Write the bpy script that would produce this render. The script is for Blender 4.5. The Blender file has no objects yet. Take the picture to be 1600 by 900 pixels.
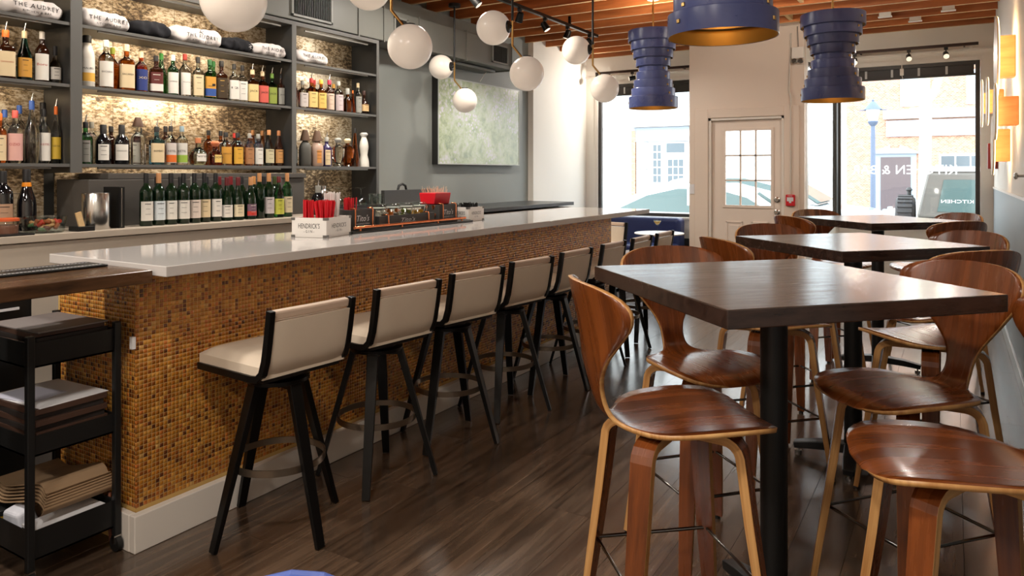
import bpy, math, random
import numpy as np
from mathutils import Vector, Matrix

# ---------------------------------------------------------------- camera, world, exposure
SC = bpy.context.scene
COL = SC.collection
RND = random.Random(11)
PI = math.pi

cam_d = bpy.data.cameras.new('camera')
cam = bpy.data.objects.new('camera', cam_d)
COL.objects.link(cam)
cam.location = (0, 0, 1.40)
cam.rotation_euler = (PI / 2, 0, math.radians(31.29))
cam_d.sensor_width = 36.0
cam_d.lens = 1137 / 1600 * 36.0
cam_d.shift_y = -(450 - 270) / 1600.0
cam_d.clip_end = 300
SC.camera = cam

world = bpy.data.worlds.new('sky')
SC.world = world
world.use_nodes = True
bg = world.node_tree.nodes['Background']
bg.inputs[0].default_value = (0.93, 0.97, 1.0, 1)
bg.inputs[1].default_value = 4.7
world.cycles.sampling_method = 'AUTOMATIC'

SC.view_settings.view_transform = 'Standard'
SC.view_settings.look = 'None'
SC.view_settings.exposure = 0.38
SC.view_settings.gamma = 1.0
SC.view_settings.use_curve_mapping = False
SC.cycles.max_bounces = 10
SC.cycles.diffuse_bounces = 4
SC.cycles.glossy_bounces = 4
SC.cycles.transmission_bounces = 8
SC.cycles.transparent_max_bounces = 12
SC.cycles.sample_clamp_indirect = 6.0
SC.cycles.caustics_reflective = False
SC.cycles.caustics_refractive = False

# ---------------------------------------------------------------- helpers
def lin(r, g, b):
    def c(u):
        u /= 255.0
        return u / 12.92 if u <= 0.04045 else ((u + 0.055) / 1.055) ** 2.4
    return (c(r), c(g), c(b), 1.0)

MATS = {}
def nodes_of(name):
    m = bpy.data.materials.new(name)
    m.use_nodes = True
    nt = m.node_tree
    return m, nt, nt.nodes, nt.links, nt.nodes['Principled BSDF']

def pm(name, col, rough=0.5, metal=0.0, spec=0.5, coat=0.0, trans=0.0, ior=1.45, emit=None, estr=0.0,
       var=0.0, vscale=6.0, bump=0.0, bscale=60.0, sub=0.0):
    if name in MATS:
        return MATS[name]
    m, nt, N, L, b = nodes_of(name)
    c = lin(*col)
    b.inputs['Base Color'].default_value = c
    b.inputs['Roughness'].default_value = rough
    b.inputs['Metallic'].default_value = metal
    b.inputs['Specular IOR Level'].default_value = spec
    b.inputs['Coat Weight'].default_value = coat
    b.inputs['Transmission Weight'].default_value = trans
    b.inputs['IOR'].default_value = ior
    if emit is not None:
        b.inputs['Emission Color'].default_value = lin(*emit)
        b.inputs['Emission Strength'].default_value = estr
    if var > 0 or bump > 0:
        tc = N.new('ShaderNodeTexCoord')
    if var > 0:
        nz = N.new('ShaderNodeTexNoise'); nz.inputs['Scale'].default_value = vscale; nz.inputs['Detail'].default_value = 5
        L.new(tc.outputs['Object'], nz.inputs['Vector'])
        mx = N.new('ShaderNodeMix'); mx.data_type = 'RGBA'
        mx.inputs[6].default_value = tuple(min(1, x * (1 - var)) for x in c[:3]) + (1,)
        mx.inputs[7].default_value = tuple(min(1, x * (1 + var)) for x in c[:3]) + (1,)
        L.new(nz.outputs['Fac'], mx.inputs[0]); L.new(mx.outputs[2], b.inputs['Base Color'])
    if bump > 0:
        n2 = N.new('ShaderNodeTexNoise'); n2.inputs['Scale'].default_value = bscale; n2.inputs['Detail'].default_value = 4
        L.new(tc.outputs['Object'], n2.inputs['Vector'])
        bp = N.new('ShaderNodeBump'); bp.inputs['Strength'].default_value = bump; bp.inputs['Distance'].default_value = 0.002
        L.new(n2.outputs['Fac'], bp.inputs['Height']); L.new(bp.outputs['Normal'], b.inputs['Normal'])
    MATS[name] = m
    return m

def wood(name, dark, light, coord='Object', stretch=(12, 1, 12), scale=1.0, rough=0.35, spec=0.5, bump=0.15,
         rnd=0.35, coat=0.0, contrast=(0.3, 0.7), rrange=0.12):
    """streaky wood grain: noise stretched along the grain, shifted and toned per object"""
    if name in MATS:
        return MATS[name]
    m, nt, N, L, b = nodes_of(name)
    tc = N.new('ShaderNodeTexCoord'); oi = N.new('ShaderNodeObjectInfo')
    off = N.new('ShaderNodeVectorMath'); off.operation = 'MULTIPLY_ADD'
    cb = N.new('ShaderNodeCombineXYZ')
    for k in range(3): L.new(oi.outputs['Random'], cb.inputs[k])
    L.new(cb.outputs[0], off.inputs[0]); off.inputs[1].default_value = (37, 53, 71)
    L.new(tc.outputs[coord], off.inputs[2])
    mp = N.new('ShaderNodeMapping'); mp.inputs['Scale'].default_value = tuple(s * scale for s in stretch)
    L.new(off.outputs[0], mp.inputs['Vector'])
    nz = N.new('ShaderNodeTexNoise'); nz.inputs['Scale'].default_value = 1.0; nz.inputs['Detail'].default_value = 8
    nz.inputs['Roughness'].default_value = 0.62; nz.inputs['Distortion'].default_value = 0.35
    L.new(mp.outputs[0], nz.inputs['Vector'])
    rp = N.new('ShaderNodeValToRGB')
    rp.color_ramp.elements[0].position = contrast[0]; rp.color_ramp.elements[0].color = lin(*dark)
    rp.color_ramp.elements[1].position = contrast[1]; rp.color_ramp.elements[1].color = lin(*light)
    L.new(nz.outputs['Fac'], rp.inputs['Fac'])
    hs = N.new('ShaderNodeHueSaturation')
    mr = N.new('ShaderNodeMapRange'); mr.inputs['To Min'].default_value = 1 - rnd; mr.inputs['To Max'].default_value = 1 + rnd
    L.new(oi.outputs['Random'], mr.inputs['Value']); L.new(mr.outputs[0], hs.inputs['Value'])
    L.new(rp.outputs['Color'], hs.inputs['Color']); L.new(hs.outputs['Color'], b.inputs['Base Color'])
    m2 = N.new('ShaderNodeMapRange'); m2.inputs['To Min'].default_value = rough - rrange; m2.inputs['To Max'].default_value = rough + rrange
    L.new(nz.outputs['Fac'], m2.inputs['Value']); L.new(m2.outputs[0], b.inputs['Roughness'])
    b.inputs['Specular IOR Level'].default_value = spec
    b.inputs['Coat Weight'].default_value = coat; b.inputs['Coat Roughness'].default_value = 0.15
    if bump:
        bp = N.new('ShaderNodeBump'); bp.inputs['Strength'].default_value = bump; bp.inputs['Distance'].default_value = 0.002
        L.new(nz.outputs['Fac'], bp.inputs['Height']); L.new(bp.outputs['Normal'], b.inputs['Normal'])
    MATS[name] = m
    return m

class G:
    """collects geometry for ONE mesh object"""
    def __init__(self):
        self.v = []; self.f = []; self.m = []; self.uv = {}
    def add(self, vs, fs, mi=0, uvs=None):
        o = len(self.v)
        self.v += [tuple(p) for p in vs]
        for f in fs:
            self.f.append(tuple(i + o for i in f)); self.m.append(mi)
        if uvs:
            for i, u in enumerate(uvs): self.uv[o + i] = u
        return self
    def box(self, x0, y0, z0, x1, y1, z1, mi=0):
        vs = [(x0, y0, z0), (x1, y0, z0), (x1, y1, z0), (x0, y1, z0), (x0, y0, z1), (x1, y0, z1), (x1, y1, z1), (x0, y1, z1)]
        return self.add(vs, [(0, 3, 2, 1), (4, 5, 6, 7), (0, 1, 5, 4), (1, 2, 6, 5), (2, 3, 7, 6), (3, 0, 4, 7)], mi)
    def obox(self, c, s, M=None, mi=0, taper=1.0):
        hx, hy, hz = s[0] / 2, s[1] / 2, s[2] / 2
        vs = [Vector((-hx, -hy, -hz)), Vector((hx, -hy, -hz)), Vector((hx, hy, -hz)), Vector((-hx, hy, -hz)),
              Vector((-hx * taper, -hy * taper, hz)), Vector((hx * taper, -hy * taper, hz)), Vector((hx * taper, hy * taper, hz)), Vector((-hx * taper, hy * taper, hz))]
        if M is not None: vs = [M @ p for p in vs]
        vs = [p + Vector(c) for p in vs]
        return self.add(vs, [(0, 3, 2, 1), (4, 5, 6, 7), (0, 1, 5, 4), (1, 2, 6, 5), (2, 3, 7, 6), (3, 0, 4, 7)], mi)
    def lathe(self, prof, n=16, c=(0, 0, 0), mi=0, M=None, cap=True, sq=None, phase=0.0):
        """prof: [(r, z)...]; sq: optional list of superellipse powers per ring (2 = round)"""
        vs = []
        for k, (r, z) in enumerate(prof):
            p = 2.0 if sq is None else sq[k]
            for i in range(n):
                a = 2 * PI * i / n + phase
                ca, sa = math.cos(a), math.sin(a)
                rr = r if p == 2.0 else r / ((abs(ca) ** p + abs(sa) ** p) ** (1.0 / p))
                vs.append(Vector((rr * ca, rr * sa, z)))
        fs = []
        for k in range(len(prof) - 1):
            for i in range(n):
                j = (i + 1) % n
                fs.append((k * n + i, k * n + j, (k + 1) * n + j, (k + 1) * n + i))
        if cap:
            if prof[0][0] > 1e-5: fs.append(tuple(range(n - 1, -1, -1)))
            if prof[-1][0] > 1e-5: fs.append(tuple((len(prof) - 1) * n + i for i in range(n)))
        if M is not None: vs = [M @ p for p in vs]
        vs = [p + Vector(c) for p in vs]
        return self.add(vs, fs, mi)
    def tube(self, pts, r, n=8, closed=False, mi=0, cap=True):
        pts = [Vector(p) for p in pts]; vs = []; up = None; L = len(pts)
        for i, p in enumerate(pts):
            if closed: t = pts[(i + 1) % L] - pts[i - 1]
            else: t = pts[min(i + 1, L - 1)] - pts[max(i - 1, 0)]
            t.normalize()
            if up is None:
                up = Vector((0, 0, 1)) if abs(t.z) < 0.9 else Vector((1, 0, 0))
            s = t.cross(up); s.normalize(); up = s.cross(t); up.normalize()
            rr = r[i] if isinstance(r, (list, tuple)) else r
            for k in range(n):
                a = 2 * PI * k / n
                vs.append(p + s * (rr * math.cos(a)) + up * (rr * math.sin(a)))
        fs = []
        for i in range(L if closed else L - 1):
            j = (i + 1) % L
            for k in range(n):
                l = (k + 1) % n
                fs.append((i * n + k, i * n + l, j * n + l, j * n + k))
        if cap and not closed:
            fs.append(tuple(range(n - 1, -1, -1))); fs.append(tuple((L - 1) * n + k for k in range(n)))
        return self.add(vs, fs, mi)
    def sweep(self, pts, side, w, t, mi=0, mi_side=None, closed=False):
        """rectangular bar along pts; 'side' is the constant sideways direction; w sideways, t across"""
        pts = [Vector(p) for p in pts]; side = Vector(side).normalized(); L = len(pts); vs = []; uvs = []; acc = 0
        for i, p in enumerate(pts):
            if closed: tg = pts[(i + 1) % L] - pts[i - 1]
            else: tg = pts[min(i + 1, L - 1)] - pts[max(i - 1, 0)]
            tg.normalize(); n = tg.cross(side); n.normalize()
            ww = w[i] if isinstance(w, (list, tuple)) else w
            tt = t[i] if isinstance(t, (list, tuple)) else t
            if i: acc += (p - pts[i - 1]).length
            for a, b in ((-1, -1), (1, -1), (1, 1), (-1, 1)):
                vs.append(p + side * (a * ww / 2) + n * (b * tt / 2)); uvs.append((a * ww / 2 + b * .01, acc))
        for i in range(L if closed else L - 1):
            j = (i + 1) % L; o = i * 4; q = j * 4
            off = len(self.v)
            for k in range(4):
                l = (k + 1) % 4
                mm = mi if k in (0, 2) or mi_side is None else mi_side
                self._pend = getattr(self, '_pend', []) + [((o + k, o + l, q + l, q + k), mm)]
        off = len(self.v)
        self.v += [tuple(p) for p in vs]
        for i, u in enumerate(uvs): self.uv[off + i] = u
        for f, mm in self._pend:
            self.f.append(tuple(i + off for i in f)); self.m.append(mm)
        self._pend = []
        if not closed:
            ms = mi if mi_side is None else mi_side
            self.f.append((off + 3, off + 2, off + 1, off)); self.m.append(ms)
            e = off + (L - 1) * 4
            self.f.append((e, e + 1, e + 2, e + 3)); self.m.append(ms)
        return self
    def prism(self, poly, h0, h1, axis='z', mi=0):
        n = len(poly)
        def P(a, b, h):
            return (a, b, h) if axis == 'z' else ((h, a, b) if axis == 'x' else (a, h, b))
        vs = [P(a, b, h0) for a, b in poly] + [P(a, b, h1) for a, b in poly]
        fs = [tuple(range(n - 1, -1, -1)), tuple(range(n, 2 * n))] + [(i, (i + 1) % n, n + (i + 1) % n, n + i) for i in range(n)]
        return self.add(vs, fs, mi)
    def sphere(self, c, r, nu=20, nv=12, mi=0, sc=(1, 1, 1)):
        vs = [(c[0], c[1], c[2] - r * sc[2])]
        for j in range(1, nv):
            p = -PI / 2 + PI * j / nv
            for i in range(nu):
                a = 2 * PI * i / nu
                vs.append((c[0] + r * sc[0] * math.cos(p) * math.cos(a), c[1] + r * sc[1] * math.cos(p) * math.sin(a), c[2] + r * sc[2] * math.sin(p)))
        vs.append((c[0], c[1], c[2] + r * sc[2])); t = len(vs) - 1; fs = []
        for i in range(nu): fs.append((0, 1 + (i + 1) % nu, 1 + i))
        for j in range(nv - 2):
            for i in range(nu):
                a = 1 + j * nu
                fs.append((a + i, a + (i + 1) % nu, a + nu + (i + 1) % nu, a + nu + i))
        a = 1 + (nv - 2) * nu
        for i in range(nu): fs.append((a + i, a + (i + 1) % nu, t))
        return self.add(vs, fs, mi)
    def mesh(self, name, mats, smooth=None):
        me = bpy.data.meshes.new(name)
        me.from_pydata(self.v, [], self.f)
        for mt in (mats if isinstance(mats, (list, tuple)) else [mats]): me.materials.append(mt)
        if any(self.m): me.polygons.foreach_set('material_index', self.m)
        if self.uv:
            uvl = me.uv_layers.new(name='UVMap')
            li = np.zeros(len(me.loops), dtype=np.int32); me.loops.foreach_get('vertex_index', li)
            arr = np.zeros((len(self.v), 2), dtype=np.float32)
            for i, u in self.uv.items(): arr[i] = u
            uvl.data.foreach_set('uv', arr[li].ravel())
        me.update()
        if smooth is not None:
            me.polygons.foreach_set('use_smooth', [True] * len(me.polygons))
            if smooth < 180: me.set_sharp_from_angle(angle=math.radians(smooth))
        return me
    def obj(self, name, mats, parent=None, loc=(0, 0, 0), rz=0.0, smooth=None, bev=0.0, seg=2, fix=False):
        me = self.mesh(name, mats, smooth)
        return link(name, me, parent, loc, rz, bev, seg)

def link(name, me, parent=None, loc=(0, 0, 0), rz=0.0, bev=0.0, seg=2):
    o = bpy.data.objects.new(name, me); COL.objects.link(o)
    o.location = loc; o.rotation_euler = (0, 0, rz); o.parent = parent
    if bev:
        b = o.modifiers.new('edge', 'BEVEL'); b.width = bev; b.segments = seg; b.limit_method = 'ANGLE'; b.angle_limit = math.radians(40)
    return o

def tag(o, label=None, cat=None, group=None, kind=None):
    if label: o['label'] = label
    if cat: o['category'] = cat
    if group: o['group'] = group
    if kind: o['kind'] = kind
    return o

def thing(name, label, cat, loc=(0, 0, 0), rz=0.0, group=None):
    o = bpy.data.objects.new(name, None); COL.objects.link(o)
    o.location = loc; o.rotation_euler = (0, 0, rz); o.empty_display_size = 0.05
    return tag(o, label, cat, group)

def copy_tree(o, parent=None):
    c = o.copy(); COL.objects.link(c); c.parent = parent
    for ch in list(o.children): copy_tree(ch, c)
    return c

def struct(o):
    o['kind'] = 'structure'; return o

_TXT = {}
def text_geo(body, size=1.0, spacing=1.0, shear=0.0):
    """flat lettering as (verts2d, faces), centred on x, baseline z=0"""
    key = (body, spacing, shear)
    if key not in _TXT:
        cu = bpy.data.curves.new('lettering', 'FONT'); cu.body = body; cu.size = 1.0; cu.resolution_u = 2
        cu.space_character = spacing; cu.shear = shear; cu.fill_mode = 'FRONT'
        ob = bpy.data.objects.new('lettering', cu)
        me = ob.to_mesh()
        vs = [(v.co.x, v.co.y) for v in me.vertices]; fs = [tuple(p.vertices) for p in me.polygons]
        ob.to_mesh_clear(); bpy.data.objects.remove(ob); bpy.data.curves.remove(cu)
        xs = [a for a, _ in vs] or [0]; cx = (min(xs) + max(xs)) / 2
        _TXT[key] = ([(a - cx, b) for a, b in vs], fs, max(xs) - min(xs))
    vs, fs, w = _TXT[key]
    return [(a * size, b * size) for a, b in vs], fs, w * size

def put_text(g, body, size, o, ux, uy, mi=0, width=None, spacing=1.0, shear=0.0, bold=0.0):
    """lettering on a flat face: origin o, reading direction ux, up uy"""
    vs, fs, w = text_geo(body, size, spacing, shear)
    k = 1.0 if not width or w == 0 else width / w
    o = Vector(o); ux = Vector(ux); uy = Vector(uy)
    g.add([o + ux * (a * k) + uy * b for a, b in vs], fs, mi)
    return g

def put_text_round(g, body, size, c, r, ang, z, width, mi=0):
    """lettering bent round an upright cylinder of radius r, centred at angle ang"""
    vs, fs, w = text_geo(body, size)
    k = 1.0 if w == 0 else width / w
    g.add([(c[0] + r * math.cos(ang + a * k / r), c[1] + r * math.sin(ang + a * k / r), c[2] + z + b) for a, b in vs], fs, mi)
    return g

def arc(cx, cz, r, a0, a1, n):
    return [(cx + r * math.cos(math.radians(a0 + (a1 - a0) * i / n)), cz + r * math.sin(math.radians(a0 + (a1 - a0) * i / n))) for i in range(n + 1)]

def catmull(P, sub):
    out = []
    for i in range(len(P) - 1):
        p0 = P[max(i - 1, 0)]; p1 = P[i]; p2 = P[i + 1]; p3 = P[min(i + 2, len(P) - 1)]
        for s in range(sub):
            t = s / sub
            out.append(tuple(0.5 * (2 * b + (c - a) * t + (2 * a - 5 * b + 4 * c - d) * t * t + (3 * b - a - 3 * c + d) * t ** 3) for a, b, c, d in zip(p0, p1, p2, p3)))
    out.append(tuple(P[-1])); return out
# ---------------------------------------------------------------- materials of the room
white_wall = pm('white_wall_paint', (232, 226, 216), 0.6, var=0.03, vscale=2, bump=0.05, bscale=200)
cream_wall = pm('warm_white_paint', (226, 208, 192), 0.55, var=0.02, vscale=2, bump=0.04, bscale=200)
grey_wall = pm('grey_wall_paint', (138, 142, 138), 0.55, var=0.04, vscale=2, bump=0.05, bscale=200)
blue_grey_wall = pm('blue_grey_dado_paint', (148, 156, 160), 0.45, var=0.03, vscale=2)
dark_panel = pm('charcoal_paint', (62, 62, 62), 0.45, var=0.05, vscale=3)
shelf_dark = pm('charcoal_shelf', (52, 53, 53), 0.32, var=0.05, vscale=3)
shelf_edge = pm('charcoal_frame', (96, 95, 92), 0.4, var=0.04, vscale=3)
white_trim = pm('white_trim_paint', (228, 220, 210), 0.4, var=0.02, vscale=4)
door_paint = pm('door_white_paint', (232, 216, 202), 0.38, var=0.02, vscale=4)
black_metal = pm('black_metal', (24, 23, 22), 0.35, 0.6)
black_satin = pm('black_satin', (22, 22, 22), 0.4)
frame_dark = pm('dark_window_frame', (66, 63, 60), 0.4, 0.3)
chrome = pm('brushed_steel', (190, 188, 184), 0.22, 1.0)
bronze_ring = pm('dark_bronze', (126, 114, 100), 0.28, 0.9)
brass = pm('brass', (186, 150, 92), 0.28, 1.0)
copper = pm('copper', (226, 140, 96), 0.2, 1.0)
navy = pm('navy_leather', (34, 46, 92), 0.35, var=0.08, vscale=8)
cream_leather = pm('cream_leather', (214, 198, 178), 0.42, var=0.04, vscale=12, bump=0.06, bscale=500)
seam = pm('leather_seam', (188, 150, 138), 0.5)
paper = pm('paper', (226, 224, 226), 0.7)
kraft = pm('kraft_paper', (150, 122, 92), 0.75, var=0.08, vscale=10)
black_fabric = pm('black_cotton', (22, 22, 27), 0.85, bump=0.2, bscale=300)
white_fabric = pm('white_cotton', (226, 218, 214), 0.85, var=0.03, vscale=14, bump=0.2, bscale=90)
ink = pm('dark_ink', (44, 42, 42), 0.7)
quartz = pm('white_quartz', (196, 190, 186), 0.07, spec=0.6, var=0.015, vscale=20)
beige_front = pm('beige_cabinet_paint', (186, 172, 156), 0.45, var=0.02, vscale=4)
opal = pm('opal_glass', (232, 220, 206), 0.22, emit=(255, 238, 220), estr=0.16)
red_plastic = pm('red_plastic', (206, 20, 36), 0.35)
floor_wood = wood('floor_plank_wood', (50, 38, 30), (104, 83, 66), stretch=(26, 1.7, 26), rough=0.23, bump=0.12, rnd=0.3, contrast=(0.32, 0.72), coat=.45, spec=.7)
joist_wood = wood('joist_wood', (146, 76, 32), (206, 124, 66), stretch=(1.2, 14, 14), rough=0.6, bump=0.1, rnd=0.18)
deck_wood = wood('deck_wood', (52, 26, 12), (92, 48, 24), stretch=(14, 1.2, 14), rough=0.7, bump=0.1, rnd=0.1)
pale_wood = wood('pale_lumber', (206, 164, 110), (236, 202, 150), stretch=(6, 6, 6), rough=0.6, bump=0.05, rnd=0.1)
walnut = wood('walnut_veneer', (66, 30, 12), (152, 80, 32), coord='UV', stretch=(22, 1.6, 1), rough=0.27, bump=0.03, rnd=0.12, coat=0.35, contrast=(0.25, 0.75))
ply_edge = wood('ply_edge', (170, 112, 56), (222, 172, 110), coord='UV', stretch=(90, 2, 1), rough=0.4, bump=0.05, rnd=0.08)
table_wood = wood('espresso_table_wood', (34, 24, 20), (66, 48, 40), stretch=(5, 34, 34), rough=0.23, bump=0.06, rnd=0.08, spec=0.6)
ledge_wood = wood('dark_ledge_wood', (40, 28, 20), (92, 62, 38), stretch=(20, 2.5, 20), rough=0.25, bump=0.06, rnd=0.05)
orange_wood = wood('sconce_wood', (186, 116, 64), (214, 146, 90), stretch=(3, 3, 20), rough=0.5, bump=0.03, rnd=0.06)

def clear_glass(name, tint=(255, 255, 255), refl=0.08):
    m, nt, N, L, b = nodes_of(name)
    N.remove(b)
    t = N.new('ShaderNodeBsdfTransparent'); t.inputs[0].default_value = lin(*tint)
    g = N.new('ShaderNodeBsdfGlossy'); g.inputs['Roughness'].default_value = 0.02
    lw = N.new('ShaderNodeLayerWeight'); lw.inputs['Blend'].default_value = 0.5
    pw = N.new('ShaderNodeMath'); pw.operation = 'POWER'; pw.inputs[1].default_value = 5.0
    L.new(lw.outputs['Facing'], pw.inputs[0])
    fr = N.new('ShaderNodeMath'); fr.operation = 'MULTIPLY_ADD'; fr.inputs[1].default_value = 0.5; fr.inputs[2].default_value = refl * .5
    L.new(pw.outputs[0], fr.inputs[0])
    mx = N.new('ShaderNodeMixShader')
    L.new(fr.outputs[0], mx.inputs[0]); L.new(t.outputs[0], mx.inputs[1]); L.new(g.outputs[0], mx.inputs[2])
    L.new(mx.outputs[0], N['Material Output'].inputs[0])
    MATS[name] = m
    return m
pane_glass = clear_glass('window_glass', (250, 252, 252))
thin_glass = clear_glass('thin_clear_glass', (236, 240, 238), .14)

def antique(name='antique_mirror'):
    m, nt, N, L, b = nodes_of(name)
    tc = N.new('ShaderNodeTexCoord'); oi = N.new('ShaderNodeObjectInfo')
    geo = N.new('ShaderNodeNewGeometry')
    n1 = N.new('ShaderNodeTexNoise'); n1.inputs['Scale'].default_value = 30; n1.inputs['Detail'].default_value = 10; n1.inputs['Roughness'].default_value = 0.75
    mp = N.new('ShaderNodeMapping'); mp.inputs['Scale'].default_value = (1, 1, 2.2)
    L.new(geo.outputs['Position'], mp.inputs[0]); L.new(mp.outputs[0], n1.inputs['Vector'])
    n2 = N.new('ShaderNodeTexNoise'); n2.inputs['Scale'].default_value = 2.6; n2.inputs['Detail'].default_value = 3
    L.new(geo.outputs['Position'], n2.inputs['Vector'])
    ad = N.new('ShaderNodeMath'); ad.operation = 'MULTIPLY_ADD'; ad.inputs[1].default_value = 0.55
    L.new(n2.outputs['Fac'], ad.inputs[0]); L.new(n1.outputs['Fac'], ad.inputs[2])
    rp = N.new('ShaderNodeValToRGB'); e = rp.color_ramp.elements
    e[0].position = 0.66; e[0].color = lin(82, 68, 52)
    e[1].position = 0.86; e[1].color = lin(218, 206, 184)
    k = rp.color_ramp.elements.new(0.76); k.color = lin(170, 146, 112)
    L.new(ad.outputs[0], rp.inputs['Fac']); L.new(rp.outputs[0], b.inputs['Base Color'])
    r2 = N.new('ShaderNodeMapRange'); r2.inputs['From Min'].default_value = 0.6; r2.inputs['From Max'].default_value = 0.9
    r2.inputs['To Min'].default_value = 0.6; r2.inputs['To Max'].default_value = 0.3
    L.new(ad.outputs[0], r2.inputs[0]); L.new(r2.outputs[0], b.inputs['Roughness'])
    b.inputs['Metallic'].default_value = 0.35
    MATS[name] = m
    return m
mirror_mat = antique()

# ---------------------------------------------------------------- the room shell
XL, XR, YB, YP, YW, ZC = -4.74, 0.38, -2.6, 8.80, 9.78, 3.08

floor = struct(G().box(XL - .1, YB, -0.06, XR + .1, YW + .12, -0.012).obj('floor', pm('underlay', (22, 18, 16), 0.8)))
plank_w, plank_l = 0.185, 1.25
pl_mesh = G().box(-plank_w / 2 + .0008, -plank_l / 2 + .0008, -0.012, plank_w / 2 - .0008, plank_l / 2 - .0008, 0.0).mesh('plank', floor_wood)
x = XR - plank_w / 2 + .02
row = 0
while x > XL:
    y = YB + plank_l / 2 + (row * 0.47 % 1.0) * plank_l - plank_l
    while y < YW + plank_l / 2:
        # only where the photograph shows floor
        if -3.4 < x and y > -0.9 and y < YW:
            p = link('plank', pl_mesh, floor, (x, y, 0))
        y += plank_l
    x -= plank_w; row += 1
G().box(XL, YB, -0.012, -3.38, YW, 0).obj('service_mat', pm('dark_service_floor', (40, 34, 30), 0.5), floor)
G().box(-3.4, YB, -0.012, XR, -1.45, 0).obj('rear_floor', floor_wood, floor)

# left wall behind the bar, the white pier beside the front window
wall_left = struct(G().box(XL - .12, YB, 0, XL, 8.2, 3.5).obj('wall_left', grey_wall))
struct(G().box(XL - .12, 8.2, 0, -4.66, YW + .12, 3.5).obj('wall_left_pier', white_wall))
wall_right = struct(G().box(XR, YB, 1.235, XR + .12, YW + .12, 3.5).obj('wall_right', white_wall))
G().box(XR - .004, YB, 0, XR + .12, YW, 1.235).obj('dado', blue_grey_wall, wall_right)
G().box(XR - .012, YB, 1.225, XR - .004, YW, 1.245).obj('dado_rail', white_trim, wall_right)
struct(G().box(XR - .02, YB, 0, XR - .004, YW, 0.105).obj('baseboard_right', pm('grey_baseboard', (176, 178, 176), 0.4), bev=.003))
struct(G().box(XL, YB - .12, 0, XR, YB, 3.5).obj('wall_rear', cream_wall))

# front (window) wall, pieced round its openings
g = G()
ZS, ZH = 0.79, 2.68
g.box(-4.66, YW, 0, -4.47, YW + .12, 3.3)                 # left of left window
g.box(-4.47, YW, 0, -2.93, YW + .12, ZS)                  # below left window
g.box(-4.47, YW, ZH, -2.93, YW + .12, 3.3)                # above left window
g.box(-1.25, YW, 0, 0.255, YW + .12, ZS)
g.box(-1.25, YW, ZH, 0.255, YW + .12, 3.3)
g.box(0.255, YW, 0, XR, YW + .12, 3.3)
wall_front = struct(g.obj('wall_front', white_wall))
G().box(-4.66, YW - .02, 2.79, -2.95, YW, 2.812).obj('ledge_moulding', white_trim, wall_front)
G().box(-1.24, YW - .02, 2.79, XR, YW, 2.812).obj('ledge_moulding', white_trim, wall_front)
# entry wall with the door opening, set back into the room, and its glazed splayed sides
g = G()
DX0, DX1, DZ = -2.555, -1.675, 2.062
g.box(-2.79, YP, 0, DX0, YP + .1, 3.3); g.box(DX1, YP, 0, -1.456, YP + .1, 3.3); g.box(DX0, YP, DZ, DX1, YP + .1, 3.3)
wall_entry = struct(g.obj('wall_entry', cream_wall))
def splay(x0, x1, name):
    d = Vector((x1 - x0, YW - YP - .1, 0)); n = d.normalized()
    side = Vector((-n.y, n.x, 0))
    w = struct(G().prism([(x0, YP + .1), (x1, YW), (x1 + .05, YW), (x0 + .05, YP + .1)], 0, ZS).prism(
        [(x0, YP + .1), (x1, YW), (x1 + .05, YW), (x0 + .05, YP + .1)], ZH, 3.3).obj(name, white_wall))
    return w
splay(-1.5, -1.27, 'wall_entry_side_right'); splay(-2.79, -2.98, 'wall_entry_side_left')

def window(name, x0, x1, y, z0=ZS, z1=ZH, transom=True, text=False, slats=4):
    o = bpy.data.objects.new(name, None); COL.objects.link(o); o.location = ((x0 + x1) / 2, y, z0); struct(o)
    L = x0 - o.location.x; Rr = x1 - o.location.x; h = z1 - z0; fw = .045
    def piece(nm, a, b, c, d, m, y0=.02, y1=.08, bev=.003):
        return G().box(a, y0, c, b, y1, d).obj(nm, m, o, bev=bev)
    piece('frame_stile', L, L + fw, 0, h, frame_dark); piece('frame_stile', Rr - fw, Rr, 0, h, frame_dark)
    piece('frame_rail', L + fw, Rr - fw, h - fw, h, frame_dark); piece('frame_rail', L + fw, Rr - fw, 0, fw, frame_dark)
    if transom:
        piece('transom_bar', L + fw, Rr - fw, h - .165, h - .14, frame_dark, .03, .07)
        n = slats; w = (Rr - L - 2 * fw) / n
        for i in range(n):
            a = L + fw + i * w
            piece('transom_panel', a + .012, a + w - .012, h - .14, h - fw, pm('dark_transom', (58, 56, 54), 0.4), .045, .055, 0)
            if i: piece('transom_post', a - .012, a + .012, h - .14, h - fw, pm('pale_transom_post', (196, 196, 194), 0.4), .035, .065, 0)
    G().box(L + fw, .047, fw, Rr - fw, .053, h - .165 if transom else h - fw).obj('pane', pane_glass, o)
    G().box(L - .02, -.06, -.03, Rr + .02, .02, 0).obj('window_sill', white_trim, o, bev=.006)
    G().box(L - .035, -.012, 0, L, .0, h + .05).obj('casing', white_trim, o)
    G().box(Rr, -.012, 0, Rr + .015, .0, h + .05).obj('casing', white_trim, o)
    G().box(L, -.012, h, Rr, .0, h + .05).obj('casing', white_trim, o)
    return o
win1 = window('window_1', -4.47, -2.95, YW)
win2 = window('window_2', -1.245, 0.25, YW, slats=5)
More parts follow.
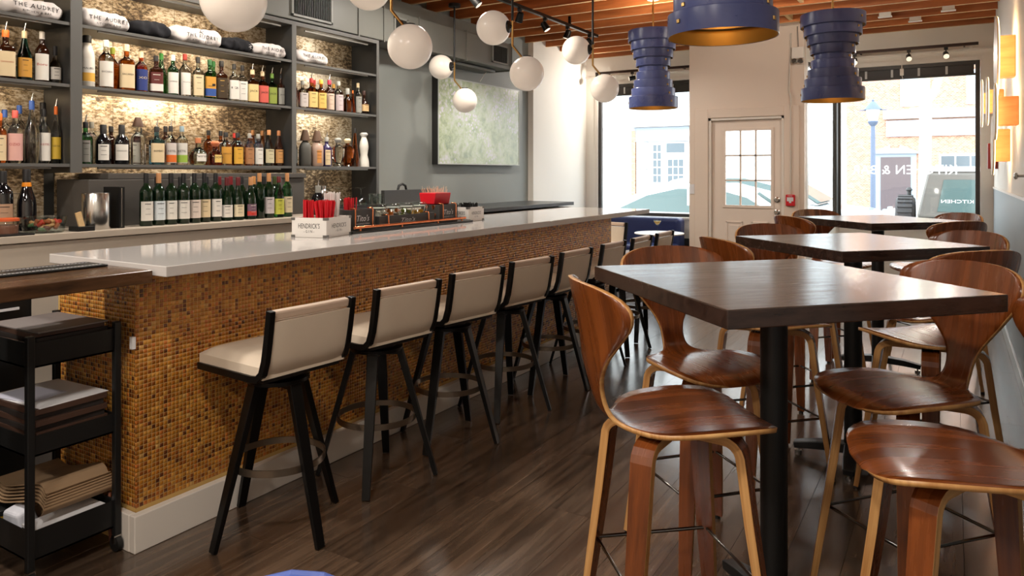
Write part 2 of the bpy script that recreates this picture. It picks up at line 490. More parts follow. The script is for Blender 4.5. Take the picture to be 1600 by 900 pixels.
# reversed lettering on the glass, read from the street
vinyl, nt, N, L, b = nodes_of('white_vinyl')
tl = N.new('ShaderNodeBsdfTranslucent'); tl.inputs[0].default_value = (.95, .95, .95, 1); L.new(tl.outputs[0], N['Material Output'].inputs[0])
g = G(); put_text(g, 'KITCHEN & BAR', .155, (-0.524, YW + .06, 1.385), (-1, 0, 0), (0, 0, 1), width=1.10, spacing=1.05)
w2l = g.obj('lettering', vinyl, win2); w2l.matrix_parent_inverse = Matrix.Translation(-win2.location)
g = G(); put_text(g, 'KITCHEN', .055, (0.03, YW + .06, 1.05), (-1, 0, 0), (0, 0, 1), width=.32)
w2s = g.obj('lettering', vinyl, win2); w2s.matrix_parent_inverse = Matrix.Translation(-win2.location)
def side_window(name, x0, x1):
    o = bpy.data.objects.new(name, None); COL.objects.link(o); struct(o)
    a = Vector((x0, YP + .1, 0)); b = Vector((x1, YW, 0)); d = b - a; ln = d.length; o.location = (a.x, a.y, ZS)
    o.rotation_euler = (0, 0, math.atan2(d.y, d.x)); h = ZH - ZS
    G().box(.0, -.025, 0, .05, .025, h).obj('frame_stile', white_trim, o); G().box(ln - .045, -.025, 0, ln, .025, h).obj('frame_stile', frame_dark, o)
    G().box(.05, -.025, h - .05, ln - .045, .025, h).obj('frame_rail', frame_dark, o); G().box(.05, -.025, 0, ln - .045, .025, .05).obj('frame_rail', frame_dark, o)
    G().box(.05, -.003, .05, ln - .045, .003, h - .05).obj('pane', pane_glass, o)
side_window('window_3', -1.475, -1.25); side_window('window_4', -2.77, -2.955)

# door
dr = bpy.data.objects.new('door_1', None); COL.objects.link(dr); dr.location = ((DX0 + DX1) / 2, YP, 0); struct(dr)
hw = (DX1 - DX0) / 2
for s in (-1, 1):
    G().box(min(s * hw, s * (hw + .165)), -.02, 0, max(s * hw, s * (hw + .165)), 0, DZ + .11).obj('casing', cream_wall, dr, bev=.004)
    G().box(min(s * hw, s * (hw - .03)), .0, 0, max(s * hw, s * (hw - .03)), .1, DZ).obj('jamb', white_trim, dr)
G().box(-hw, -.02, DZ, hw, 0, DZ + .11).obj('casing', cream_wall, dr, bev=.004)
G().box(-hw, 0, DZ - .03, hw, .1, DZ).obj('jamb', white_trim, dr)
sw = hw - .032
g = G(); Lx0, Lx1, Lz0, Lz1 = -.25, .285, 1.01, 1.905
g.box(-sw, .05, .005, Lx0, .09, 2.03); g.box(Lx1, .05, .005, sw, .09, 2.03); g.box(Lx0, .05, .005, Lx1, .09, Lz0); g.box(Lx0, .05, Lz1, Lx1, .09, 2.03)
slab = g.obj('slab', door_paint, dr)
for a, b, c, d in ((Lx0 - .03, Lx1 + .03, Lz0 - .03, Lz0 + .004), (Lx0 - .03, Lx1 + .03, Lz1 - .004, Lz1 + .03), (Lx0 - .03, Lx0 + .004, Lz0, Lz1), (Lx1 - .004, Lx1 + .03, Lz0, Lz1)):
    G().box(a, .038, c, b, .052, d).obj('glazing_bead', door_paint, dr, bev=.004)
for i in range(3):
    for j in range(3):
        w3 = (Lx1 - Lx0) / 3; h3 = (Lz1 - Lz0) / 3
        G().box(Lx0 + i * w3 + .008, .066, Lz0 + j * h3 + .008, Lx0 + (i + 1) * w3 - .008, .072, Lz0 + (j + 1) * h3 - .008).obj('pane', pane_glass, dr)
for i in (1, 2):
    G().box(Lx0 + i * w3 - .009, .052, Lz0, Lx0 + i * w3 + .009, .086, Lz1).obj('muntin', door_paint, dr)
    G().box(Lx0, .052, Lz0 + i * h3 - .009, Lx1, .086, Lz0 + i * h3 + .009).obj('muntin', door_paint, dr)
for s in (-1, 1):
    x0 = .02 - .16 * (1 if s > 0 else -1) - .11 if s < 0 else .02 + .05
    x0 = -.24 if s < 0 else .06
    g = G(); g.box(x0, .04, .2, x0 + .2, .052, .22); g.box(x0, .04, .8, x0 + .2, .052, .82); g.box(x0, .04, .2, x0 + .02, .052, .82); g.box(x0 + .18, .04, .2, x0 + .2, .052, .82)
    g.box(x0 + .045, .042, .25, x0 + .155, .052, .77)
    g.obj('raised_panel', door_paint, dr, bev=.004)
for z in (1.085, .94):
    M = Matrix.Rotation(PI / 2, 3, 'X')
    G().lathe([(.034, 0), (.034, .008), (.02, .014), (.02, .03 if z > 1 else .05), (.012, .04 if z > 1 else .06)], 20, (.352, .05, z), M=M).obj('deadbolt' if z > 1 else 'knob', chrome, dr, smooth=40)
struct(G().box(-2.79, YP - .014, 0, DX0 - .165, YP, .14).obj('baseboard_entry', white_trim))
struct(G().box(-4.66, YW - .02, 0, -2.97, YW, .5).obj('trim_1', pm('dark_wainscot', (48, 50, 52), 0.5)))
struct(G().box(-1.24, YW - .016, 0, XR - .03, YW, .14).obj('trim_2', white_trim))

# ceiling: deck and individual joists, blocking between them
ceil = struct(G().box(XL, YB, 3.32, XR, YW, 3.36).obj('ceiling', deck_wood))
jg = G().box(XL, -.019, 0, XR, .019, .24); jg.m[0] = 1  # underside face takes a paler colour than the sides
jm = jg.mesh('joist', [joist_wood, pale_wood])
jy = 9.37
JOISTS = []
while jy > YB + .1:
    o = link('joist', jm, ceil, (0, jy, ZC)); JOISTS.append(jy); jy -= .41
link('joist', jm, ceil, (0, 9.755, ZC))
for j, (bx, k) in enumerate([(-1.55, 3), (-2.0, 4), (-1.75, 8), (-1.35, 9), (-2.55, 7), (-1.45, 2), (-2.2, 6), (-1.3, 5)]):
    y1 = JOISTS[k]
    G().box(-.019, -.186, 0, .019, .186, .2).obj('blocking', pale_wood, ceil, loc=(bx, y1 + .205, ZC + .015))
# ---------------------------------------------------------------- the bar
BX, BY0, BY1 = -2.60, 1.585, 5.98         # face plane, near end, far end
BXB = -3.15
bar = thing('mosaic_bar', 'amber mosaic tiled bar front with a white kick board along its foot', 'bar', (BX, BY0, 0))
def loc_obj(g, name, mats, parent, **k):
    o = g.obj(name, mats, parent, **k); o.matrix_parent_inverse = Matrix.Translation(-Vector(parent.location)); return o
grout = pm('tan_grout', (196, 158, 92), 0.8)
loc_obj(G().box(BXB, BY0 + .004, 0, BX - .004, BY1, 1.03), 'core', grout, bar)
loc_obj(G().box(BXB - .02, BY0 + .03, 0, BXB, BY1, 1.03), 'service_side', dark_panel, bar)

def mosaic(name, n_u, n_v, pitch, place, rnd, pal):
    n = n_u * n_v; gap = .0017; th = .0009
    iu, iv = np.meshgrid(np.arange(n_u), np.arange(n_v), indexing='ij')
    u0 = (iu * pitch + gap / 2).ravel(); v0 = (iv * pitch + gap / 2).ravel(); s = pitch - gap
    tx = rnd.normal(0, .009, n); tz = rnd.normal(0, .009, n)
    V = np.zeros((n, 8, 3)); cor = [(0, 0), (1, 0), (1, 1), (0, 1)]; ins = .0006
    for k, (a, b) in enumerate(cor):
        V[:, k] = np.stack([u0 + a * s, v0 + b * s, np.zeros(n)], 1)
        ia = ins if a == 0 else s - ins; ib = ins if b == 0 else s - ins
        h = th + (a - .5) * s * tx + (b - .5) * s * tz
        V[:, 4 + k] = np.stack([u0 + ia, v0 + ib, h], 1)
    V = place(V.reshape(-1, 3))
    base = (np.arange(n) * 8)[:, None, None]
    F = np.array([[4, 5, 6, 7], [0, 1, 5, 4], [1, 2, 6, 5], [2, 3, 7, 6], [3, 0, 4, 7]])[None] + base
    F = F.reshape(-1, 4)
    me = bpy.data.meshes.new(name)
    me.vertices.add(len(V)); me.vertices.foreach_set('co', V.astype(np.float32).ravel())
    me.loops.add(F.size); me.loops.foreach_set('vertex_index', F.astype(np.int32).ravel())
    me.polygons.add(len(F)); me.polygons.foreach_set('loop_start', np.arange(0, F.size, 4, dtype=np.int32))
    me.update(calc_edges=True)
    at = me.attributes.new('tone', 'FLOAT_COLOR', 'FACE')
    idx = rnd.choice(len(pal), n, p=[c[1] for c in pal]); C = np.array([lin(*c[0]) for c in pal])[idx]
    C[:, :3] *= rnd.uniform(.8, 1.2, (n, 1))
    at.data.foreach_set('color', np.repeat(C, 5, axis=0).astype(np.float32).ravel())
    return me
m, nt, N, L, b = nodes_of('amber_glass_tile')
an = N.new('ShaderNodeAttribute'); an.attribute_name = 'tone'
L.new(an.outputs['Color'], b.inputs['Base Color']); b.inputs['Roughness'].default_value = 0.2; b.inputs['Metallic'].default_value = 0.1
b.inputs['Coat Weight'].default_value = 0.4; b.inputs['Coat Roughness'].default_value = 0.1
tile_mat = m
pal = [((184, 118, 36), .30), ((166, 98, 26), .26), ((200, 138, 56), .14), ((136, 72, 20), .12), ((186, 104, 40), .10), ((96, 48, 18), .06), ((204, 154, 84), .02)]
nr = np.random.default_rng(5); PT = .0163
nv = int((1.03 - .135) / PT)
me = mosaic('mosaic_tiles', int((BY1 - BY0) / PT), nv, PT, lambda V: np.stack([BX - .0042 + V[:, 2], BY0 + V[:, 0], 1.03 - nv * PT + V[:, 1]], 1), nr, pal)
me.materials.append(tile_mat); o = link('mosaic_tiles', me, bar); o['kind'] = 'stuff'; o.matrix_parent_inverse = Matrix.Translation(-bar.location)
nu = int((BX - BXB) / PT)
me = mosaic('mosaic_tiles', nu, nv, PT, lambda V: np.stack([BX - nu * PT + V[:, 0], BY0 + .0042 - V[:, 2], 1.03 - nv * PT + V[:, 1]], 1), nr, pal)
me.materials.append(tile_mat); o = link('mosaic_tiles', me, bar); o['kind'] = 'stuff'; o.matrix_parent_inverse = Matrix.Translation(-bar.location)
loc_obj(G().box(BX - .001, BY0 - .025, 0, BX + .034, BY1, .137), 'kick_board', white_trim, bar, bev=.003)
loc_obj(G().box(BX - .09, BY0 - .026, 0, BX - .001, BY0 + .001, .137), 'kick_board', white_trim, bar, bev=.003)
loc_obj(G().box(BX - .02, BY0 - .012, .745, BX - .001, BY0 + .001, .79), 'outlet_plate', paper, bar)

ctr = tag(G().box(-3.155, 1.556, 1.032, -2.37, 6.31, 1.07).obj('bar_counter', quartz, bev=.003), 'long white polished stone counter on top of the mosaic bar', 'counter')
# lower dark wood ledge continuing from the counter towards the viewer
ledge = thing('wood_ledge', 'dark wooden ledge continuing from the near end of the white counter', 'ledge', (-2.63, 1.0, 0))
G().box(-.19, -.9, 1.01, .2, .545, 1.055).obj('ledge_top', ledge_wood, ledge, bev=.004)
G().box(-.17, -.88, 0, -.13, .15, 1.01).obj('back_panel', black_satin, ledge)
mat_o = thing('bar_mat', 'black rubber bar mat with a white stitched edge on the dark ledge', 'mat', (-2.74, 1.22, 1.0555))
G().box(-.075, -.3, 0, .075, .3, .008).obj('mat_body', black_satin, mat_o, bev=.003)
g = G()
for i in range(46): g.box(.052, -.29 + i * .0126, .008, .056, -.282 + i * .0126, .0092)
for i in range(46): g.box(-.04, -.29 + i * .0126, .008, -.037, -.282 + i * .0126, .0092)
g.obj('stitching', paper, mat_o)['kind'] = 'stuff'

# ---------------------------------------------------------------- leather bar stools
def make_bar_stool():
    t = thing('bar_stool', 'x', 'stool')
    # seat faces -x (the bar); back at +x
    def rounded(L0, L1, W, zt, zb, puff, nm, mat):
        g = G(); nu, nv = 14, 14; vs = []
        for layer in (0, 1):
            for i in range(nu + 1):
                for j in range(nv + 1):
                    u = i / nu * 2 - 1; v = j / nv * 2 - 1
                    e = (1 - abs(u) ** 6) * (1 - abs(v) ** 6)
                    xx = (L0 + L1) / 2 + u * (L1 - L0) / 2; yy = v * W / 2
                    zz = zt - puff * (1 - max(0, e) ** .5) if layer == 0 else zb
                    vs.append((xx, yy, zz))
        fs = []; st = (nu + 1) * (nv + 1); w = nv + 1
        for i in range(nu):
            for j in range(nv):
                a = i * w + j; fs.append((a, a + w, a + w + 1, a + 1)); fs.append((st + a, st + a + 1, st + a + w + 1, st + a + w))
        ring = [i * w for i in range(nu + 1)] + [nu * w + j for j in range(1, nv + 1)] + [i * w + nv for i in range(nu - 1, -1, -1)] + [j for j in range(nv - 1, 0, -1)]
        for k in range(len(ring)):
            a, b2 = ring[k], ring[(k + 1) % len(ring)]; fs.append((a, b2, st + b2, st + a))
        return g.add(vs, fs).obj(nm, mat, t, smooth=50)
    rounded(-.235, .165, .385, .722, .648, .03, 'seat_cushion', cream_leather)
    # back: upholstered panel between the side rails, with a rolled top
    g = G(); prof = [(.15, .66), (.172, .70), (.186, .76), (.197, .82), (.204, .862)]
    P = catmull(prof, 3); th = .034; W = .356
    vs = []; n = 9
    for s in (0, 1):
        for (px_, pz) in P:
            for j in range(n):
                v = j / (n - 1) * 2 - 1
                off = th / 2 * (1 - .35 * abs(v) ** 6)
                bow = -.012 * (1 - v * v)
                vs.append((px_ + (off if s else -off) + (bow if not s else bow * .2), v * W / 2, pz))
    fs = []; st = len(P) * n
    for i in range(len(P) - 1):
        for j in range(n - 1):
            a = i * n + j
            fs.append((a, a + n, a + n + 1, a + 1)); fs.append((st + a, st + a + 1, st + a + n + 1, st + a + n))
    for i in range(len(P) - 1):
        for j in (0, n - 1):
            a = i * n + j; fs.append((a, a + n, st + a + n, st + a) if j else (a, st + a, st + a + n, a + n))
    for j in range(n - 1):
        fs.append((j, j + 1, st + j + 1, st + j)); a = (len(P) - 1) * n + j; fs.append((a, st + a, st + a + 1, a + 1))
    g.add(vs, fs).obj('back_cushion', cream_leather, t, smooth=50)
    G().sweep([(.196, -.18, .885), (.2, 0, .885), (.196, .18, .885)], (.15, 0, 1), .036, .03).obj('back_roll', pm('cream_leather_roll', (200, 176, 156), 0.4), t, bev=.008)
    for s in (-1, 1):
        y = s * .191
        path = [(-.235, y, .645), (.10, y, .645), (.14, y, .65), (.165, y, .672), (.182, y, .72), (.195, y, .79), (.206, y, .86), (.212, y, .905)]
        G().sweep(path, (0, 1, 0), .024, .026).obj('side_rail', black_metal, t, bev=.002)
    G().box(-.225, -.178, .63, .15, .178, .648).obj('seat_pan', black_satin, t)
    G().lathe([(.12, .585), (.12, .6), (.09, .605), (.09, .63)], 20).obj('swivel_plate', black_metal, t, smooth=40)
    base = G().box(-.12, -.022, .565, .12, .022, .588).box(-.022, -.12, .565, .022, .12, .588).obj('leg_frame', black_metal, t)
    for k in range(4):
        a = k * PI / 2; c, s = math.cos(a), math.sin(a)
        G().sweep([(c * .105, s * .105, .585), (c * .19, s * .19, .29), (c * .272, s * .272, .004)], (-s, c, 0), [.05, .042, .034], [.026, .022, .018]).obj('leg', black_metal, base, bev=.0015)
    ring = [(.178 * math.cos(2 * PI * i / 48), .178 * math.sin(2 * PI * i / 48), .28) for i in range(48)]
    G().sweep(ring, (0, 0, 1), .026, .006, closed=True).obj('footrest_ring', bronze_ring, base, smooth=40)
    return t
bs0 = make_bar_stool()
ORD = ['nearest', 'second', 'third', 'fourth', 'fifth', 'sixth', 'seventh', 'eighth']
for i, (y, turn) in enumerate([(1.98, -4), (2.555, 38), (3.115, 20), (3.67, 30), (4.23, 6), (4.82, 25), (5.363, 40), (5.89, 12)]):
    t = bs0 if i == 0 else copy_tree(bs0)
    t.location = (-2.285, y, 0); t.rotation_euler = (0, 0, math.radians([-4, -6, -8, -7, -3, -1, 0, 0][i]))
    t['group'] = 'cream leather stools along the bar'
    if i == 0: t['label'] = 'cream leather bar stool nearest the camera, by the tiled bar corner'
    else: t['label'] = '%s cream leather bar stool along the mosaic bar, counting from the nearest' % ORD[i]
    for ch in t.children:
        if ch.name.startswith('leg_frame'): ch.rotation_euler = (0, 0, math.radians(turn))
t = copy_tree(bs0); t.location = (-3.02, 6.62, 0); t.rotation_euler = (0, 0, math.radians(78)); t['group'] = 'cream leather stools along the bar'
t['label'] = 'cream leather stool beyond the far end of the bar, beside the navy bench'

# ---------------------------------------------------------------- bent plywood stools
def make_ply_stool():
    t = thing('plywood_stool', 'x', 'stool')
    CP = [(.235, .680, .05), (.232, .683, .11), (.215, .69, .165), (.17, .698, .2), (.09, .70, .214), (0, .698, .212), (-.07, .695, .198), (-.12, .692, .165), (-.155, .692, .115),
          (-.185, .698, .072), (-.212, .715, .052), (-.232, .745, .046), (-.246, .785, .049), (-.258, .83, .068), (-.268, .88, .108), (-.278, .935, .16),
          (-.288, .99, .212), (-.297, 1.03, .23), (-.304, 1.06, .221), (-.309, 1.082, .185), (-.312, 1.096, .12), (-.313, 1.101, .05)]
    P = catmull(CP, 2); n = 13; g = G(); vs = []; uvs = []; acc = 0
    for i, (x, z, w) in enumerate(P):
        if i: acc += math.hypot(x - P[i - 1][0], z - P[i - 1][1])
        for j in range(n):
            v = j / (n - 1) * 2 - 1; y = v * w
            b = min(1, max(0, (z - .74) / .2))
            dx = .055 * (y / .2) ** 2 * b
            dz = (1 - b) * (.012 * (y / .2) ** 2 - .004)
            vs.append((x + dx, y, z + dz)); uvs.append((y, acc))
    fs = [(i * n + j, (i + 1) * n + j, (i + 1) * n + j + 1, i * n + j + 1) for i in range(len(P) - 1) for j in range(n - 1)]
    g.add(vs, fs, 0, uvs)
    o = g.obj('shell', [walnut, ply_edge], t, smooth=60)
    so = o.modifiers.new('ply', 'SOLIDIFY'); so.thickness = .013; so.offset = -1; so.material_offset_rim = 1
    for k, ang in enumerate((42, -42, 136, -136)):
        a = math.radians(ang); c, s = math.cos(a), math.sin(a)
        def at(r, z): return (-.015 + r * c, r * s, z)
        path = [at(.03, .668), at(.10, .668), at(.15, .666)] + [at(.15 + .05 * math.sin(math.radians(q)), .616 + .05 * math.cos(math.radians(q))) for q in (20, 40, 60, 78)]
        path += [at(.222, .45), at(.252, .25), at(.288, .012)]
        G().sweep(path, (-s, c, 0), [.064] * 3 + [.063] * 4 + [.058, .052, .04], [.026] * 7 + [.026, .024, .02], mi=0, mi_side=1).obj('leg', [walnut, ply_edge], t, bev=.0015)
        G().lathe([(.012, 0), (.012, .013)], 10, at(.288, 0)).obj('glide', black_satin, t)
    q = []
    for ang in (42, 136, 224, 318):
        a = math.radians(ang); q.append((-.015 + .243 * math.cos(a), .243 * math.sin(a), .285))
    G().tube(q, .006, 8, closed=True).obj('stretcher', pm('dark_chrome', (128, 124, 120), 0.2, 1.0), t, smooth=50)
    return t
ps0 = make_ply_stool()
first_ps = [True]
def ply_stool(x, y, deg, label):
    t = ps0 if first_ps[0] else copy_tree(ps0); first_ps[0] = False
    t.location = (x, y, 0); t.rotation_euler = (0, 0, math.radians(deg)); t['label'] = label; t['group'] = 'bent plywood stools round the high tables'
    return t
T1, T2, T3 = (-.482, 2.37), (-.42, 3.88), (-.47, 5.84)
def around(T, ang, r): a = math.radians(ang); return T[0] + r * math.cos(a), T[1] + r * math.sin(a)
ply_stool(-.683, 2.042, 42, 'walnut plywood stool at the closest table, tall back nearest the row of bar stools')
ply_stool(-.79, 2.66, -42, 'walnut plywood stool beyond the closest table, its top edge rising over the tabletop')
ply_stool(-.135, 2.66, 230, 'walnut plywood stool with wide back filling the far end of the closest table')
ply_stool(.018, 2.088, 202, 'walnut plywood stool seat cut by the bottom edge of the picture beside the wall')
r2 = .46
for T, nm in ((T2, 'middle'), (T3, 'farthest')):
    for ang, face, where in ((225, 45, 'on its near side towards the bar'), (135, -45, 'on its far side towards the door'), (45, 225, 'on its far side by the wall'), (315, 135, 'on its near side by the wall')):
        x, y = around(T, ang, r2)
        ply_stool(x, y, face + RND.uniform(-4, 4), 'walnut plywood stool at the %s table, %s' % (nm, where))

# ---------------------------------------------------------------- high tables
def table(T, side, deg, label, turn=2):
    t = thing('high_table', label, 'table', (T[0], T[1], 0), 0, 'dark square high tables')
    h = side / 2
    o = G().box(-h, -h, 1.022, h, h, 1.07).obj('table_top', table_wood, t, rz=math.radians(deg), bev=.003)
    G().lathe([(.041, .06), (.041, 1.0)], 24).obj('post', black_satin, t, smooth=40)
    G().box(-.2, -.02, 1.0, .2, .02, 1.0215).box(-.02, -.2, 1.0, .02, .2, 1.0215).obj('mounting_plate', black_satin, t)
    for k in range(4):
        a = k * PI / 2 + math.radians(turn); c, s = math.cos(a), math.sin(a)
        arm = G().sweep([(c * .02, s * .02, .066), (c * .16, s * .16, .056), (c * .27, s * .27, .038)], (-s, c, 0), [.075, .065, .05], [.045, .04, .03]).obj('base_arm', black_satin, t, bev=.004)
        G().lathe([(.018, 0), (.018, .012), (.006, .012), (.006, .03)], 12, (c * .25, s * .25, 0)).obj('levelling_foot', chrome, arm)
    return t
table(T1, .86, 46.5, 'closest dark wood high table, its square top filling the picture centre', 45)
table(T2, .79, 47, 'middle dark wood high table behind the closest one')
table(T3, .82, 46, 'farthest dark wood high table standing by the front window')
# ---------------------------------------------------------------- back bar: counter and shelving
bc = thing('back_counter', 'long beige back bar counter running under the bottle shelves', 'counter', (-4.37, 3.0, 0))
loc_obj(G().box(XL + .002, .2, 1.046, -4.0, 5.5, 1.083), 'counter_top', beige_front, bc, bev=.003)
loc_obj(G().box(XL + .002, 5.502, 1.0, -4.05, 8.15, 1.04), 'counter_top', shelf_dark, bc, bev=.003)
loc_obj(G().box(XL + .002, .25, 0, -4.06, 8.1, .98), 'carcass', beige_front, bc)
loc_obj(G().box(-4.058, .26, .55, -4.015, 5.48, 1.043), 'fascia', beige_front, bc, bev=.003)

sh = thing('shelving_unit', 'charcoal back bar shelving with antique mirror backing and three bays of bottles', 'shelves', (-4.47, 3.0, 1.083))
SX0, SX1 = -4.61, -4.32
BAYS = [(1.2, 2.245), (2.306, 3.873), (3.911, 4.823)]
for y0, y1, zb in ((1.14, 1.2, 1.084), (2.245, 2.306, 1.40), (3.873, 3.911, 1.40), (4.823, 4.85, 1.084)):
    loc_obj(G().box(SX0, y0, zb, SX1, y1, 2.53), 'divider', shelf_dark, sh)
    loc_obj(G().box(SX1, y0 - .002, zb, SX1 + .006, y1 + .002, 2.53), 'divider_edge', shelf_edge, sh)
loc_obj(G().box(SX0, 1.14, 2.53, SX1 + .006, 4.85, 2.56), 'top_board', shelf_edge, sh)
loc_obj(G().box(XL + .002, 1.14, 1.084, SX0 - .012, 4.85, 2.56), 'backing', shelf_dark, sh)
SHELVES = (1.452, 1.907, 2.26)
for y0, y1 in BAYS:
    for z in SHELVES:
        loc_obj(G().box(SX0 + .002, y0, z - .018, SX1 - .004, y1, z), 'shelf', shelf_dark, sh)
        loc_obj(G().box(SX1 - .004, y0, z - .018, SX1, y1, z), 'shelf_lip', shelf_edge, sh)
# mirror panels, one by one
for (y0, y1), edges in zip(BAYS, ([1.2, 1.7, 2.245], [2.306, 2.657, 3.09, 3.528, 3.873], [3.911, 4.39, 4.823])):
    zs = [1.10, 1.28, 1.44, 1.66, 1.88, 2.07, 2.24, 2.40, 2.53]
    for a, b in zip(edges[:-1], edges[1:]):
        for c, d in zip(zs[:-1], zs[1:]):
            loc_obj(G().box(SX0 - .012, a + .0015, c + .0015, SX0 - RND.uniform(.0, .0015), b - .0015, d - .0015), 'mirror_panel', mirror_mat, sh)
# LED strips tucked behind the front lip of each shelf, shining back on the mirror
led = pm('led_strip', (255, 236, 200), 0.5, emit=(255, 216, 160), estr=3.0)
alu = pm('led_channel', (120, 118, 112), 0.4, 0.8)
for bi, (y0, y1) in enumerate(BAYS):
    for z, pw in ((1.907, 4.4), (2.26, 2.2), (2.53, 1.5), (1.452, .8)):
        ledg = G().box(SX1 - .016, y0 + .1, z - .03, SX1 - .006, y1 - .1, z - .0185); ledg.m[5] = 1
        loc_obj(ledg, 'led_channel', [alu, led], sh)
        l = bpy.data.lights.new('shelf_led', 'AREA'); l.shape = 'RECTANGLE'; l.size = .012; l.size_y = (y1 - y0) - .45
        l.energy = pw * (.75 if bi == 1 else .42); l.color = (1, .84, .64) if bi < 2 else (1, .94, .82)
        lo = bpy.data.objects.new('shelf_led', l); COL.objects.link(lo); lo.location = (SX1 - .02, (y0 + y1) / 2 - (.12 if bi == 1 else 0), z - .026)
        lo.rotation_euler = (0, math.radians(72), 0)
# dark boxed panel under the middle bay, behind the wine
bp_ = thing('equipment_box', 'low charcoal box panel behind the row of wine bottles', 'panel', (-4.42, 3.1, 1.083))
loc_obj(G().box(-4.6, 2.31, 1.084, -4.25, 3.72, 1.36), 'box_body', pm('charcoal_box', (84, 80, 76), 0.4), bp_, bev=.004)
loc_obj(G().box(-4.6, 2.44, 1.361, -4.28, 3.98, 1.397), 'box_top', pm('charcoal_box', (84, 80, 76), 0.4), bp_, bev=.004)
loc_obj(G().box(-4.6, 3.721, 1.084, -4.3, 3.98, 1.3605), 'box_side', pm('charcoal_box', (84, 80, 76), 0.4), bp_, bev=.004)

# ---------------------------------------------------------------- bottles
def glassm(nm, col, tr=1.0, rough=.03):
    return pm('glass_' + nm, col, rough, trans=tr, ior=1.46)
GL = dict(clear=glassm('clear', (236, 238, 232)), green=glassm('green', (60, 150, 70)), dgreen=glassm('dark_green', (26, 52, 28), .6), brown=glassm('brown', (62, 30, 14), .6),
          amber=glassm('amber', (206, 110, 36)), orange=glassm('orange', (226, 96, 24)), blue=glassm('blue', (92, 176, 214)), black=pm('glass_black', (14, 13, 16), .08, coat=.5), teal=glassm('teal', (30, 120, 110)),
          white=pm('white_bottle', (226, 218, 206), .3), pink=pm('pink_ceramic', (190, 160, 142), .35), purple=pm('purple_glass', (44, 34, 74), .1, coat=.5), stone=pm('grey_stoneware', (92, 90, 84), .6),
          talavera=pm('painted_ceramic', (224, 220, 210), .25), pale=glassm('pale_green', (196, 214, 196)), navyg=pm('navy_glass', (30, 30, 60), .1, coat=.5), red=glassm('red', (120, 20, 18)))
def colm(c, nm='label'):
    return pm('%s_%d_%d_%d' % (nm, *c), c, .55)
WH, CR, GO, RD, GR, BK, OR, BL, YE, GY = (228, 222, 212), (222, 200, 160), (206, 150, 60), (188, 52, 44), (110, 130, 60), (30, 28, 28), (222, 110, 40), (52, 84, 150), (214, 178, 60), (150, 148, 140)
PROF = {
    'spirit': ([(.9, 0), (1, .015), (1, .60), (.93, .65), (.6, .71), (.37, .75), (.34, .80), (.34, .9)], .05, .56),
    'square': ([(.92, 0), (1, .015), (1, .62), (.93, .655), (.5, .70), (.36, .73), (.34, .78), (.34, .9)], .06, .56),
    'wine': ([(.9, 0), (1, .015), (1, .60), (.95, .66), (.7, .72), (.44, .76), (.37, .80), (.36, .97)], .10, .46),
    'burg': ([(.9, 0), (1, .015), (1, .42), (.92, .50), (.7, .60), (.48, .70), (.38, .78), (.36, .97)], .08, .36),
    'champ': ([(.9, 0), (1, .015), (1, .42), (.9, .52), (.62, .64), (.42, .76), (.36, .84), (.4, .97)], .08, .38),
    'tall': ([(.9, 0), (1, .015), (.98, .50), (.85, .58), (.55, .68), (.40, .78), (.34, .84), (.32, .9)], .08, .46),
    'malibu': ([(.92, 0), (1, .02), (1, .58), (.9, .68), (.68, .76), (.55, .84), (.5, .9)], .1, .54),
    'flask': ([(.6, 0), (.85, .05), (1, .2), (1, .36), (.85, .5), (.5, .6), (.3, .66), (.28, .74), (.28, .86)], .14, .42),
    'squat': ([(.95, 0), (1, .03), (.98, .45), (.85, .55), (.5, .62), (.4, .68), (.38, .8)], .12, .44),
    'cone': ([(1, 0), (1, .03), (.85, .2), (.6, .45), (.42, .62), (.3, .75), (.24, .84), (.22, .92)], .1, .3),
    'decanter': ([(.95, 0), (.9, .02), (.5, .12), (.62, .14), (.86, .30), (1, .52), (.98, .60), (.7, .68), (.36, .73), (.34, .8)], .3, .5),
    'hour': ([(1, 0), (1, .04), (.9, .18), (.66, .33), (.78, .46), (.86, .58), (.74, .70), (.5, .8), (.42, .84)], .1, .3),
    'onion': ([(.85, 0), (1, .05), (1, .5), (.96, .6), (.7, .7), (.42, .76), (.36, .8)], .1, .5),
}
SQ = {'square': 5.0, 'squat': 3.0, 'decanter': 3.5}
BCOUNT = {}
